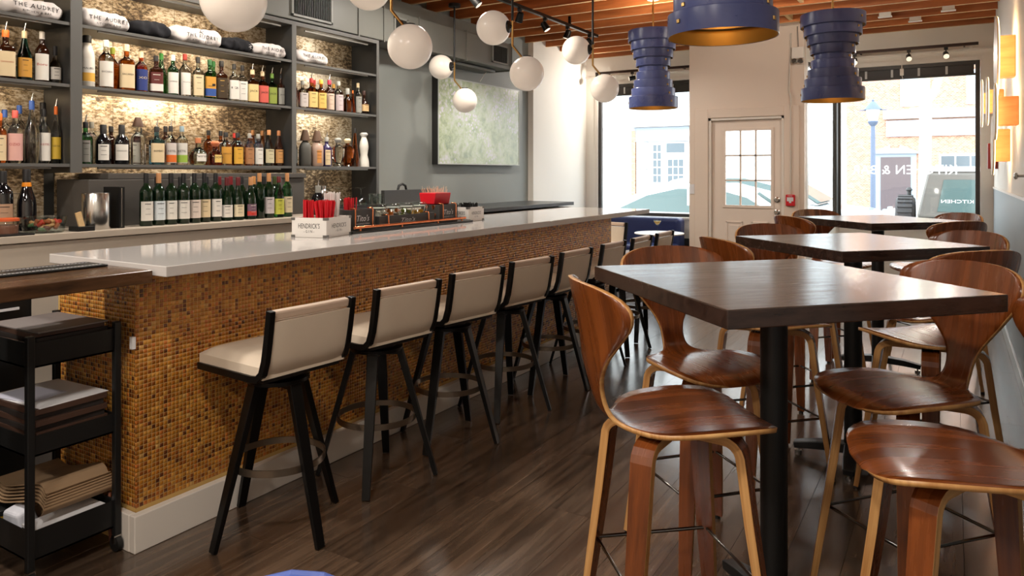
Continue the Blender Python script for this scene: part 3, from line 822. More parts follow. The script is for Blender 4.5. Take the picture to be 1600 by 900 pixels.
def bottle(y, x, z, shape, h, r, glass, lab=None, cap=BK, text='', label='', group='', name='bottle', turn=None, spout=False, tcol=None, lab2=None, wide=62, capk=None):
    prof, l0, l1 = PROF[shape]
    t = thing(name, label, 'bottle', (x, y, z + .0005), math.radians(-16 + RND.uniform(-14, 8)) if turn is None else math.radians(turn), group)
    n = 20; p = SQ.get(shape)
    pts = [(a * r, b * h) for a, b in prof]
    sq = None if not p else [p if a > .55 else 2.0 for a, b in prof]
    if shape == 'square': n = 28
    G().lathe(pts, n, sq=sq).obj('glass', GL[glass], t, smooth=40)
    ztop = pts[-1][1]; rn = pts[-1][0]
    wine = shape in ('wine', 'burg', 'champ')
    cm = colm(cap, 'cap')
    if wine:
        G().lathe([(rn * 1.1, h * .80), (rn * 1.08, h * .97), (rn * 1.02, h * .985), (rn * .9, h * .99)], 14).obj('foil', cm, t, smooth=40)
    elif capk == 'cone':
        G().lathe([(rn * 2.4, ztop - .005), (rn * 2.2, ztop + .01), (rn * 1.2, h * 1.1)], 16).obj('cap', cm, t, smooth=40)
    elif capk == 'ball':
        G().lathe([(rn * 1.1, ztop - .002), (rn * 1.3, ztop + .006), (rn * 1.75, ztop + .018), (rn * 1.75, ztop + .028), (rn * 1.1, ztop + .038)], 16).obj('cap', cm, t, smooth=50)
    else:
        G().lathe([(rn * 1.18, ztop - h * .045), (rn * 1.18, h * .985), (rn * 1.0, h)], 14).obj('cap', cm, t, smooth=40)
    if spout:
        G().tube([(0, 0, h), (0, .002, h + .02), (.004, .006, h + .045)], [.006, .004, .003], 8).obj('pour_spout', chrome, t, smooth=50)
    def rad(ang):
        if p is None: return r
        ca, sa = abs(math.cos(ang)), abs(math.sin(ang)); return r / ((ca ** p + sa ** p) ** (1 / p))
    def patch(a0, a1, z0, z1, off, nm, m):
        k = 12; vs = []
        for zz in (z0, z1):
            for i in range(k + 1):
                a = math.radians(a0 + (a1 - a0) * i / k)
                q = rad(a) + off; vs.append((q * math.cos(a), q * math.sin(a), zz))
        G().add(vs, [(i, i + 1, k + 2 + i, k + 1 + i) for i in range(k)]).obj(nm, m, t, smooth=180)
    if lab:
        patch(-wide, wide, l0 * h, l1 * h, .0007, 'paper_label', colm(lab))
        if lab2: patch(-wide, wide, l0 * h + .004, (l0 * .6 + l1 * .4) * h, .0012, 'lower_label', colm(lab2))
        tm = colm(tcol or ((40, 36, 34) if sum(lab) > 330 else (226, 220, 206)), 'print')
        zc = (l0 * .45 + l1 * .55) * h
        g = G()
        if text:
            w = r * 1.45; s = min(.02, w / max(3, len(text)) * 1.7)
            if p: put_text(g, text, s, (r + .002, 0, zc), (0, 1, 0), (0, 0, 1), width=w)
            else: put_text_round(g, text, s, (0, 0, 0), r + .0016, 0, zc, w)
        else:
            s = .009; w = r * (.7 + .4 * RND.random())
            for q, (dz, ww) in enumerate(((.3, 1.0), (.05, .7), (-.22, .85))):
                zz = zc + dz * (l1 - l0) * h; hh = .004 if q == 0 else .0018
                if p: g.box(r + .0014, -w * ww / 2, zz, r + .002, w * ww / 2, zz + hh)
                else:
                    k = 5; vs = []
                    for z2 in (zz, zz + hh):
                        for i in range(k + 1):
                            a = (i / k - .5) * w * ww / r; vs.append(((r + .0015) * math.cos(a), (r + .0015) * math.sin(a), z2))
                    g.add(vs, [(i, i + 1, k + 2 + i, k + 1 + i) for i in range(k)])
        g.obj('label_print', tm, t)
    return t

NTH = ['first', 'second', 'third', 'fourth', 'fifth', 'sixth', 'seventh', 'eighth', 'ninth', 'tenth', 'eleventh', 'twelfth', 'thirteenth', 'fourteenth', 'fifteenth', 'sixteenth']
def shelf_row(where, grp, z, rows, back=()):
    for i, (y, shape, h, r, glass, lab, cap, text, desc, kw) in enumerate(rows):
        bottle(min(y, 4.775), -4.41 + RND.uniform(-.012, .012), z, shape, h, r, glass, lab, cap, text, '%s, %s of the front row, %s' % (desc, NTH[i], where), grp, **kw)
    for i, (y, shape, h, r, glass, lab, cap, text, desc, kw) in enumerate(back):
        bottle(y, -4.53, z, shape, h, r, glass, lab, cap, text, '%s, %s of the back row, %s' % (desc, NTH[i], where), grp, **kw)
Z1, Z2, Z3 = SHELVES
N_ = {}
SP = dict(spout=True)
shelf_row('upper shelf, left bay', 'bottles on the left upper shelf', Z2, [
    (1.955, 'square', .27, .042, 'brown', CR, OR, 'CENTENARIO', 'square bottle with orange cap', dict(spout=True, tcol=(170, 60, 40))),
    (2.05, 'tall', .28, .037, 'teal', GO, CR, '', 'fluted teal bottle with gold label', SP),
    (2.138, 'spirit', .29, .036, 'brown', WH, WH, 'Boru', 'white capped bottle with red script', dict(tcol=(180, 60, 44))),
    (2.209, 'squat', .22, .028, 'clear', WH, BK, '', 'small clear bottle with white label', {})],
    [(1.90, 'spirit', .28, .036, 'black', None, BK, '', 'black bottle', {}), (2.10, 'tall', .30, .03, 'amber', None, (150, 90, 40), '', 'slim amber bottle', {})])
shelf_row('lower shelf, left bay', 'bottles on the left lower shelf', Z1, [
    (1.925, 'spirit', .27, .034, 'amber', CR, OR, '', 'amber bottle with orange cap', {}),
    (1.997, 'spirit', .29, .036, 'clear', (222, 170, 160), (210, 90, 80), 'OZIO', 'pink striped bottle', dict(tcol=(170, 50, 50), wide=100)),
    (2.078, 'tall', .35, .037, 'clear', None, BL, '', 'tall frosted bottle with blue cap', SP),
    (2.150, 'spirit', .31, .033, 'clear', WH, BK, 'KETEL', 'white label bottle with dark tartan neck', dict(tcol=(170, 50, 44))),
    (2.214, 'tall', .33, .026, 'clear', YE, OR, 'VAYA', 'slim bottle with yellow label', SP)],
    [(2.0, 'spirit', .30, .034, 'clear', None, BL, '', 'bottle with blue cap', {}), (2.075, 'spirit', .33, .034, 'clear', None, BL, '', 'second bottle with blue cap', {}), (2.20, 'champ', .36, .036, 'black', None, BK, '', 'black champagne style bottle', {})])
shelf_row('upper shelf, middle bay', 'bottles on the middle upper shelf', Z2, [
    (2.39, 'malibu', .31, .042, 'white', (230, 224, 214), BK, 'MALIBU', 'white bottle with black cap', dict(lab2=(224, 170, 70))),
    (2.502, 'spirit', .30, .042, 'clear', WH, WH, 'BACARDI', 'clear bottle with white cap', {}),
    (2.622, 'square', .29, .042, 'amber', CR, CR, 'BACARDI', 'amber bottle with cream label', {}),
    (2.722, 'spirit', .26, .038, 'orange', (44, 58, 120), CR, 'XO', 'amber bottle with blue cross label', dict(tcol=(220, 200, 150))),
    (2.83, 'square', .25, .040, 'brown', (96, 40, 36), BK, '', 'dark stag flask', dict(lab2=WH)),
    (2.939, 'spirit', .27, .035, 'green', WH, WH, 'LAPHROAIG', 'green bottle with white label and cap', {}),
    (3.037, 'spirit', .29, .036, 'clear', WH, (150, 40, 30), 'TULLAMORE', 'amber bottle with red cap', {}),
    (3.124, 'square', .28, .033, 'clear', CR, BK, '', 'clear square bottle with cream label', {}),
    (3.215, 'square', .275, .036, 'green', GO, (40, 90, 50), 'J', 'green square bottle with gold label', dict(lab2=BL)),
    (3.318, 'square', .28, .038, 'brown', (66, 52, 34), BK, '', 'black and gold square bottle', dict(tcol=(214, 170, 80))),
    (3.412, 'square', .27, .033, 'clear', WH, BK, '12', 'white label square bottle', {}),
    (3.488, 'square', .27, .033, 'clear', WH, BK, '', 'plain white label square bottle', {}),
    (3.579, 'square', .25, .039, 'amber', (224, 200, 140), CR, 'JACK', 'square bottle with pale honey label', SP),
    (3.677, 'square', .25, .038, 'amber', (206, 92, 80), CR, 'JACK', 'square bottle with red label', SP),
    (3.769, 'square', .245, .034, 'green', (142, 156, 70), (120, 160, 70), 'JACK', 'square bottle with green label', SP),
    (3.843, 'square', .25, .025, 'brown', GY, BK, 'JACK', 'square bottle with grey label', SP)],
    [(2.61, 'spirit', .28, .035, 'amber', None, (160, 170, 60), '', 'amber bottle with yellow cap', {}), (2.80, 'spirit', .26, .034, 'orange', None, RD, '', 'orange bottle', {}),
     (2.94, 'tall', .29, .034, 'green', None, (60, 140, 60), '', 'green bottle with green neck', {}), (3.34, 'spirit', .29, .034, 'green', None, (40, 110, 50), '', 'green capped bottle', {})])
shelf_row('lower shelf, middle bay', 'bottles on the middle lower shelf', Z1, [
    (2.385, 'spirit', .25, .038, 'green', GY, BK, '', 'green bottle with pour spout', dict(spout=True, wide=34)),
    (2.49, 'onion', .24, .044, 'black', WH, BK, '', 'squat black bottle with square white label', dict(wide=40)),
    (2.597, 'onion', .245, .043, 'black', WH, BK, "HENDRICK'S", 'squat black bottle with diamond label', dict(wide=52)),
    (2.705, 'spirit', .27, .041, 'clear', None, (70, 46, 32), '', 'clear bottle with flared brown stopper', dict(capk='cone')),
    (2.822, 'square', .245, .040, 'blue', CR, BK, 'BOMBAY', 'pale blue square bottle', SP),
    (2.925, 'spirit', .255, .035, 'clear', (206, 196, 190), BK, 'KETEL', 'clear bottle with orange slice label', dict(lab2=OR, spout=True)),
    (3.015, 'spirit', .26, .037, 'clear', (206, 202, 194), (120, 140, 150), 'KETEL', 'clear bottle with green slice label', dict(lab2=(150, 180, 70))),
    (3.139, 'flask', .185, .060, 'pale', WH, (190, 120, 80), 'Patron', 'round pale green flask', dict(wide=32)),
    (3.262, 'squat', .165, .045, 'amber', (226, 190, 110), (206, 120, 80), 'DON', 'small amber flask with red neck', dict(wide=30, capk='ball')),
    (3.36, 'spirit', .235, .040, 'clear', GO, BK, 'ESPOLON', 'clear bottle with gold label', {}),
    (3.452, 'spirit', .235, .038, 'amber', (216, 164, 60), BK, '', 'amber bottle with yellow label', {}),
    (3.545, 'spirit', .235, .034, 'amber', (170, 120, 80), GY, '', 'amber bottle with tan label', {}),
    (3.628, 'spirit', .235, .035, 'clear', WH, GY, '', 'clear bottle with white label', {}),
    (3.727, 'tall', .27, .038, 'pale', (206, 196, 160), (196, 140, 90), '', 'cork stoppered bottle with cream label', {}),
    (3.828, 'tall', .27, .036, 'brown', (206, 150, 90), (196, 130, 84), '', 'cork stoppered bottle with orange label', {})],
    [(2.48, 'spirit', .26, .034, 'clear', None, GY, '', 'clear bottle', {}), (2.60, 'spirit', .24, .034, 'brown', None, BK, '', 'brown bottle', {}), (2.79, 'spirit', .24, .034, 'red', WH, BK, '', 'dark red bottle', {}),
     (2.97, 'spirit', .26, .034, 'brown', None, BK, '', 'brown bottle with black cap', {}), (3.30, 'spirit', .25, .034, 'amber', None, BK, '', 'amber bottle with black cap', {}), (3.40, 'spirit', .25, .034, 'amber', None, BK, '', 'dark amber bottle', {}),
     (3.52, 'spirit', .24, .034, 'brown', None, RD, '', 'brown bottle with red cap', {}), (3.68, 'tall', .27, .034, 'amber', None, (196, 140, 90), '', 'amber bottle with cork', {}), (3.77, 'tall', .27, .034, 'amber', None, (196, 140, 90), '', 'tall amber bottle with cork', {})])
shelf_row('upper shelf, right bay', 'bottles on the right upper shelf', Z2, [
    (3.955, 'square', .24, .032, 'orange', None, CR, '', 'orange square bottle', {}),
    (4.055, 'square', .22, .036, 'clear', (196, 186, 180), GY, '', 'silver label bottle', {}),
    (4.150, 'square', .25, .042, 'amber', (222, 190, 120), RD, '', 'pale label bottle with red cap', dict(spout=True)),
    (4.252, 'square', .25, .039, 'amber', (222, 184, 100), (222, 160, 50), '', 'yellow label bottle with yellow neck', {}),
    (4.362, 'spirit', .26, .041, 'brown', (206, 180, 160), (170, 40, 60), '', 'dark bottle with red capsule', SP),
    (4.463, 'spirit', .26, .040, 'clear', (196, 180, 180), GY, '', 'clear bottle with round emblem label', {}),
    (4.560, 'squat', .21, .038, 'amber', None, GY, '', 'low amber bottle', {}),
    (4.632, 'cone', .20, .026, 'orange', None, OR, '', 'orange topped slim bottle', {}),
    (4.695, 'spirit', .27, .032, 'clear', GY, CR, '', 'clear bottle with cork stopper', {}),
    (4.772, 'flask', .21, .043, 'brown', (216, 180, 130), (60, 30, 20), '', 'round dark flask with tan band', dict(wide=70))],
    [(4.07, 'spirit', .25, .034, 'amber', None, BK, '', 'amber bottle', {}), (4.30, 'spirit', .26, .034, 'amber', None, RD, '', 'amber bottle with red cap', {}), (4.52, 'spirit', .25, .034, 'brown', None, GO, '', 'brown bottle with gold cap', {})])
shelf_row('lower shelf, right bay', 'bottles on the right lower shelf', Z1, [
    (3.962, 'tall', .28, .034, 'brown', (70, 78, 76), BK, '', 'dark tall bottle with slate label', {}),
    (4.082, 'onion', .26, .047, 'stone', None, (90, 64, 44), '', 'grey stoneware bottle with flared cap', dict(capk='cone')),
    (4.208, 'onion', .26, .050, 'pink', (220, 150, 80), (96, 70, 52), '', 'pinkish ceramic bottle with flared cap', dict(capk='cone', wide=22)),
    (4.325, 'spirit', .24, .043, 'purple', CR, GY, '', 'deep purple bottle with small label', dict(wide=30, spout=True)),
    (4.442, 'decanter', .25, .050, 'clear', None, GY, '', 'clear faceted decanter', dict(capk='ball')),
    (4.557, 'decanter', .25, .050, 'amber', None, CR, '', 'amber faceted decanter', dict(capk='ball')),
    (4.658, 'cone', .33, .042, 'amber', None, BK, '', 'tall tapered amber bottle', {}),
    (4.765, 'hour', .31, .047, 'talavera', None, (206, 204, 200), '', 'white and blue painted ceramic bottle', dict(capk='ball', name='ceramic_bottle'))],
    [(4.02, 'spirit', .26, .034, 'brown', None, BK, '', 'brown bottle', {})])

# wine on the back counter
wy = [(2.575, 'wine', 0, 'white label bottle at the left end'), (2.655, 'wine', 1, 'cork topped green bottle with pale label'), (2.735, 'wine', 0, 'dark green bottle'), (2.815, 'wine', 0, 'bottle with cottage sketch label'), (2.895, 'wine', 0, 'tall white label bottle'),
      (2.975, 'wine', 0, 'bottle with slim cream label'), (3.058, 'wine', 0, 'dark bottle with large white label'), (3.142, 'burg', 0, 'sloping bottle with low white label'), (3.226, 'burg', 0, 'sloping bottle with cream label'),
      (3.322, 'burg', 1, 'sloping bottle with red and blue label'), (3.405, 'wine', 1, 'cork topped bottle without paper label'), (3.487, 'wine', 1, 'cork topped bottle with grey sketch label'), (3.566, 'tall', 0, 'bottle with green and yellow label'), (3.648, 'wine', 1, 'cork topped pale green bottle at the right end')]
WL = [WH, (214, 222, 226), WH, WH, (222, 206, 194), CR, WH, WH, (226, 212, 178), (120, 90, 110), None, (206, 196, 196), (196, 196, 80), (222, 206, 170)]
for i, (y, s, cork, d) in enumerate(wy):
    bottle(y, -4.115 + RND.uniform(-.01, .01), 1.083, s, .318 if s == 'wine' else .29, .0375, 'dgreen' if i not in (12, 13) else 'green', WL[i], (196, 140, 92) if cork else (BK if i < 7 else (96, 24, 28)),
           '', '%s, %s in the front row of wine' % (d, NTH[i]), 'wine bottles on the back counter', name='wine_bottle', lab2=(200, 60, 50) if i == 9 else None)
for i, y in enumerate([2.70, 2.86, 2.945, 3.05, 3.145, 3.235, 3.325, 3.425, 3.515, 3.61]):
    bottle(y, -4.205, 1.083, 'wine', .295, .0365, 'dgreen', None, [BK, BK, GY, BK, (110, 20, 26), (120, 20, 26), BK, (200, 140, 80), BK, (60, 70, 30)][i], '', 'dark wine bottle without label, %s in the back row of wine' % NTH[i], 'wine bottles on the back counter', name='wine_bottle')

# left end of the back counter
bottle(1.90, -4.32, 1.083, 'wine', .33, .046, 'black', (176, 140, 112), BK, '', 'black bottle with tan label behind the glass basket', '', name='wine_bottle')
bottle(2.015, -4.32, 1.083, 'champ', .34, .046, 'black', None, BK, '', 'black champagne bottle with an orange neck band', '', name='champagne_bottle')
G().lathe([(.0225, 0), (.0235, .012), (.0205, .03)], 20, (-4.32, 2.015, 1.083 + .235)).obj('neck_band', pm('orange_band', (232, 140, 24), .4), smooth=40)
nb = bpy.data.objects['neck_band']; cb_ = [o for o in bpy.data.objects if o.name.startswith('champagne_bottle')][0]
nb.parent = cb_; nb.matrix_parent_inverse = Matrix.Translation((4.32, -2.015, -1.0835))
t = thing('steel_canister', 'brushed steel cylinder standing on the back counter', 'canister', (-4.13, 2.285, 1.0835))
G().lathe([(.07, 0), (.072, .004), (.072, .2), (.07, .203), (.066, .203), (.066, .01)], 40, cap=False).obj('wall', chrome, t, smooth=40)
G().lathe([(.07, 0), (.07, .006)], 40).obj('base', chrome, t, smooth=40)
t = thing('booklet', 'thin black bound booklet standing upright beside the steel cylinder', 'book', (-4.15, 2.405, 1.0835))
G().box(-.09, -.016, 0, .07, -.013, .235).box(-.09, .013, 0, .07, .016, .235).box(.068, -.016, 0, .071, .016, .235).obj('cover', black_satin, t)
G().box(-.088, -.0125, .004, .066, .0125, .23).obj('pages', pm('grey_paper', (150, 146, 140), .7), t)
g = G()
for k in range(26): g.lathe([(.0045, 0), (.0045, .003)], 8, (.0725, -.004, .012 + k * .0085), M=Matrix.Rotation(PI / 2, 3, 'Y'))
o = g.obj('spiral', chrome, t); o['kind'] = 'stuff'
# glass dish of wrapped nuts and corks
t = thing('glass_dish', 'wide glass dish with handles holding corks and rings', 'dish', (-4.13, 2.01, 1.0835))
G().lathe([(.085, 0), (.092, .003), (.105, .05), (.11, .085), (.106, .085), (.101, .05), (.088, .006)], 28, cap=False).obj('bowl', thin_glass, t, smooth=60)
G().lathe([(.085, 0), (.085, .004)], 28).obj('base', thin_glass, t)
for k in range(34):
    a = RND.uniform(0, 2 * PI); q = .072 * math.sqrt(RND.random()); zz = .016 + .042 * RND.random()
    M = Matrix.Rotation(RND.uniform(0, 3), 3, 'X') @ Matrix.Rotation(RND.uniform(0, 3), 3, 'Y')
    c = [(188, 140, 92), (206, 160, 110), (150, 80, 40), (120, 70, 60), (90, 120, 80), (190, 60, 40)][k % 6]
    o = tag(G().lathe([(.009, -.017), (.0105, -.015), (.0105, .015), (.009, .017)], 10, M=M).obj('cork', colm(c, 'cork'), loc=(-4.13 + q * math.cos(a), 2.01 + q * math.sin(a), 1.0835 + zz), smooth=50),
            'small stopper lying in the glass dish on the back counter', 'cork', 'corks in the glass dish')
t = thing('glass_jar', 'glass jar with an orange lid at the left end of the back counter', 'jar', (-4.13, 1.838, 1.0835))
G().lathe([(.045, 0), (.05, .006), (.05, .065), (.046, .072)], 24).obj('body', thin_glass, t, smooth=40)
G().lathe([(.045, .002), (.046, .05)], 24).obj('contents', pm('brown_sugar', (140, 90, 70), .8), t)
G().lathe([(.051, .07), (.051, .082), (.046, .086)], 24).obj('lid', pm('orange_lid', (206, 90, 44), .4), t, smooth=40)
t = thing('stick_box', 'small black tray holding a pale wooden matchbook beside the steel cylinder', 'box', (-4.07, 2.175, 1.0835))
G().box(-.05, -.045, 0, .05, .045, .025).obj('tray', black_satin, t, bev=.003)
G().obox((0, -.01, .06), (.012, .03, .085), Matrix.Rotation(.25, 3, 'X')).obj('matchbook', pale_wood, t)
tag(G().box(-.11, -.16, 0, .11, .16, .008).obj('dark_tray', black_satin, loc=(-4.12, 1.75, 1.0835), bev=.003), 'flat black tray at the far left of the back counter', 'tray')

# ---------------------------------------------------------------- rolled shirts on the top shelf
def shirt(y0, y1, mat, printm, label, txt=True, emblem=False, hgt=.10, seed=1, big=1.0):
    t = thing('rolled_shirt', label, 'shirt', (-4.42, (y0 + y1) / 2, 2.2605), 0, 'rolled shirts on the top shelf')
    rr = random.Random(seed); Lh = (y1 - y0) / 2; nu, nv = 40, 28; ph = [rr.uniform(0, 6) for _ in range(8)]
    def surf(u, a, off=0.0):
        e = (1 - abs(u) ** 5) ** .5 if abs(u) < 1 else 0
        e = .18 + .82 * e
        w = .004 * math.sin(9 * u + ph[0] + 3 * a) + .003 * math.sin(17 * u + ph[1] - 2 * a) + .0025 * math.sin(5 * a + ph[2] + 6 * u)
        ca, sa = math.cos(a), math.sin(a)
        sup = 1 / ((abs(ca) ** 2.8 + abs(sa) ** 2.8) ** (1 / 2.8))
        x = (.085 * e + w + off) * ca * sup; z = hgt / 2 + ((hgt / 2) * e * (1 + .10 * math.sin(3 * u + ph[3])) + w * .7 + off) * sa * sup
        return (x, u * Lh, max(.0005, z))
    vs = []
    for i in range(nu + 1):
        u = max(-.999, min(.999, i / nu * 2 - 1))
        for j in range(nv): vs.append(surf(u, 2 * PI * j / nv))
    fs = [(i * nv + j, i * nv + (j + 1) % nv, (i + 1) * nv + (j + 1) % nv, (i + 1) * nv + j) for i in range(nu) for j in range(nv)]
    fs += [tuple(range(nv - 1, -1, -1)), tuple(nu * nv + j for j in range(nv))]
    G().add(vs, fs).obj('cloth', mat, t, smooth=80)
    g = G()
    def bend(vs, fs, u0, z0):
        out = []
        for a, b in vs:
            zz = z0 + b; ang = math.asin(max(-.93, min(.93, (zz - hgt / 2) / (hgt / 2)))) * .8
            u = u0 + a / Lh
            p = surf(max(-.95, min(.95, u)), ang, .0025); out.append((p[0], u * Lh, zz))
        g.add(out, fs)
    if txt:
        for body, size, z0, w in (('THE AUDREY', .034 * big, .047, 1.5 * Lh), ('KITCHEN & BAR', .017 * big, .022, 1.0 * Lh)):
            v, f, ww = text_geo(body, size, 1.25); k = min(1.0, w / ww)
            bend([(a * k, b) for a, b in v], f, .05, z0)
    if emblem:
        for ang in (20, 80, 140):
            c, s = math.cos(math.radians(ang)), math.sin(math.radians(ang)); w_ = .0018; l_ = .02
            pts = [(-c * l_ + s * w_, -s * l_ - c * w_), (c * l_ + s * w_, s * l_ - c * w_), (c * l_ - s * w_, s * l_ + c * w_), (-c * l_ - s * w_, -s * l_ + c * w_)]
            bend(pts, [(0, 1, 2, 3)], .0 if txt else .62, .088 if txt else .05)
    if txt or emblem: g.obj('print', printm, t)
    return t
pale_print = pm('pale_print', (216, 212, 210), .7)
shirt(1.90, 2.235, white_fabric, ink, 'white rolled shirt in the left bay above the square bottle', seed=2)
shirt(2.315, 2.63, white_fabric, ink, 'first white rolled shirt in the middle bay, against the left post', seed=3, hgt=.115)
shirt(2.635, 2.91, black_fabric, pale_print, 'plain black rolled shirt between two white ones', txt=False, seed=4, hgt=.105)
shirt(2.915, 3.295, white_fabric, ink, 'white rolled shirt with a star emblem above its lettering', emblem=True, seed=5, hgt=.12)
shirt(3.30, 3.555, black_fabric, pale_print, 'navy black rolled shirt with a small white star', txt=False, emblem=True, seed=6, hgt=.10)
shirt(3.56, 3.862, white_fabric, ink, 'white rolled shirt at the right end of the middle bay', seed=7, hgt=.105)
shirt(3.92, 4.30, white_fabric, ink, 'single white rolled shirt in the right bay', seed=8, hgt=.105)
# ---------------------------------------------------------------- ceiling and wall fittings
def spot(name, label, loc, aim, group, parent=None, size=.034, power=0, lit=False, cone=70):
    """adjustable track head: stirrup plus can, aimed along 'aim'"""
    t = thing(name, label, 'spotlight', loc, 0, group)
    d = Vector(aim).normalized(); M = d.to_track_quat('-Z', 'Y').to_matrix()
    G().box(-.02, -.012, -.03, .02, .012, 0).obj('adapter', black_satin, t, bev=.002)
    G().tube([(0, 0, -.03), (0, 0, -.06)], .006, 8).obj('stem', black_satin, t)
    c = Vector((0, 0, -.085))
    G().lathe([(size * .55, .05), (size * .9, .04), (size, 0), (size * 1.12, -.045)], 20, c, M=M, cap=True).obj('can', black_metal, t, smooth=40)
    G().lathe([(size * 1.0, -.0455), (size * .98, -.047)], 20, c, M=M).obj('lens', pm('spot_lens_lit', (255, 246, 230), .3, emit=(255, 240, 214), estr=3.0 if lit else .6), t)
    if power:
        l = bpy.data.lights.new('spot_light', 'SPOT'); l.energy = power; l.spot_size = math.radians(cone); l.spot_blend = .8; l.color = (1, .92, .82); l.shadow_soft_size = .05
        o = bpy.data.objects.new('spot_light', l); COL.objects.link(o); o.location = Vector(loc) + c + d * .06; o.rotation_euler = d.to_track_quat('-Z', 'Y').to_euler()
    return t
# left track over the bar back
trk = thing('ceiling_track', 'black lighting track with spotlights over the working side of the bar', 'track', (-3.53, 4.6, 2.965))
G().box(-.018, -3.1, 0, .018, 3.1, .03).obj('rail', black_metal, trk); 
for dy in (-2.0, .2, 2.4): G().box(-.012, dy - .012, .03, .012, dy + .012, .115).obj('hanger', black_metal, trk)
for i, (y, nm) in enumerate([(7.5, 'at the window end'), (6.95, 'fourth from the window'), (6.45, 'third from the painting'), (5.95, 'opposite the painting'), (5.2, 'beside the ceiling canopy'), (4.3, 'above the right bay of bottles'), (3.2, 'above the middle bay of bottles')]):
    spot('track_spotlight', 'black spotlight on the bar track, %s' % nm, (-3.53, y, 2.964), [(.7, .5, -1), (-.35, -.1, -1), (.6, .2, -1), (-.5, .3, -1), (.8, .4, -1), (-.35, -.1, -1), (.7, -.2, -1)][i], 'spotlights on the bar track', power=42, lit=i == 4, cone=110)
# window tracks
for a, b, z, nm in ((-4.42, -3.02, 2.83, 'left'), (-1.1, .23, 2.84, 'right')):
    tk = thing('window_track', 'dark lighting track above the %s window' % nm, 'track', ((a + b) / 2, 9.6, z))
    G().box(-(b - a) / 2, -.015, -.016, (b - a) / 2, .015, .016).obj('rail', pm('brown_metal', (58, 44, 38), .4, .6), tk)
    for s in (-1, 1): G().box(s * (b - a) * .4 - .008, .015, -.008, s * (b - a) * .4 + .008, .18, .008).obj('bracket', black_metal, tk)
for i, (x, z) in enumerate([(-4.40, 2.83), (-3.86, 2.83), (-1.02, 2.84), (-.45, 2.84), (-.08, 2.84)]):
    spot('window_spotlight', 'small lit spotlight on the window track, %s' % ['at its left end', 'next to the blue lamp', 'just right of the blue lamp', 'in the middle of the right window', 'nearest the wall lamps'][i], (x, 9.6, z - .0165), ((-1, -.6, -.25) if i < 2 else (.1, -.9, -.6)), 'spotlights on the window tracks', size=.03, lit=True, power=[0, 40, 16, 16, 16][i], cone=150 if i < 2 else 100)
spot('ceiling_spotlight', 'double black spotlight hanging from the joists right of the blue lamps', (-.28, 6.2, 3.079), (-.8, 1, -.5), '', size=.04, power=60, cone=100)
spot('ceiling_spotlight', 'lower black spotlight hanging beside the right blue lamp', (-.27, 6.42, 3.079), (-.3, .2, -1), '', size=.04)
for i, (x, y) in enumerate([(-.62, 8.55), (-.36, 8.96), (-.05, 8.55), (-3.05, 8.14), (-2.45, 8.55)]):
    s = thing('junction_box', 'small white box under the joists, %s' % ['left one by the right window', 'lowest one by the right window', 'rightmost of those by the window', 'next to the pale pier', 'behind the left blue lamp'][i], 'box', (x, y, 3.05), 0, 'white boxes under the joists')
    G().box(-.055, -.03, -.012, .055, .03, .03).obj('box_body', white_trim, s, bev=.004); G().box(-.065, -.036, -.02, .065, .036, -.012).obj('cover', white_trim, s)
    
# duct along the left wall
dk = thing('air_duct', 'grey square air duct running along the top of the left wall', 'duct', (-4.6, 5.0, 2.56))
DZ0, DZ1, DXf = 2.60, 2.90, -4.43
ds = [.6, 2.2, 3.4, 4.72, 5.05, 5.56, 6.36, 7.28]
for a, b in zip(ds[:-1], ds[1:]):
    loc_obj(G().box(XL + .003, a + .004, DZ0, DXf, b - .004, DZ1), 'duct_section', pm('duct_grey_paint', (112, 112, 106), .45, var=.04), dk, bev=.006)
    loc_obj(G().box(XL + .003, b - .012, DZ0 - .012, DXf + .012, b + .002, DZ1 + .012), 'flange', pm('duct_grey_paint', (112, 112, 106), .45), dk)
loc_obj(G().box(XL + .003, .6, DZ1 + .001, DXf - .12, 7.28, 3.05), 'upper_duct', pm('duct_grey_paint', (112, 112, 106), .45), dk)
loc_obj(G().box(XL + .003, 5.45, DZ0 - .04, DXf - .11, 7.1, DZ0 - .013), 'lower_plate', pm('duct_grey_paint', (112, 112, 106), .45), dk)
def grille(y, w, h, label):
    t = thing('vent_grille', label, 'vent', (DXf + .0005, y, 2.75), 0)
    for s in (-1, 1):
        G().box(0, s * w / 2 - (.02 if s > 0 else 0), -h / 2, .014, s * w / 2 + (0 if s > 0 else .02), h / 2).obj('frame_stile', pm('vent_grey', (126, 126, 120), .4), t, bev=.002)
        G().box(0, -w / 2, s * h / 2 - (.02 if s > 0 else 0), .014, w / 2, s * h / 2 + (0 if s > 0 else .02)).obj('frame_rail', pm('vent_grey', (126, 126, 120), .4), t, bev=.002)
    G().box(0, -w / 2 + .02, -h / 2 + .02, .002, w / 2 - .02, h / 2 - .02).obj('dark_back', pm('vent_dark', (16, 16, 14), .7), t)
    n = int((w - .04) / .019)
    for i in range(n):
        yy = -w / 2 + .026 + i * .019
        G().box(.003, yy, -h / 2 + .02, .011, yy + .003, h / 2 - .02).obj('slat', pm('vent_slat', (70, 70, 66), .4), t)
grille(4.18, .44, .24, 'wide slatted vent on the duct above the right bay of bottles')
grille(5.28, .20, .2, 'small dark vent on the duct behind the globes')
grille(7.02, .34, .22, 'slatted vent on the duct above the painting')
tag(G().tube([(-4.6, 7.0, 2.555), (-4.62, 6.98, 2.52), (-4.66, 6.96, 2.45)], .004, 6).obj('hanging_cord', pm('white_cord', (222, 220, 214), .5), smooth=60), 'thin white cord hanging between the vent and the painting', 'cord')

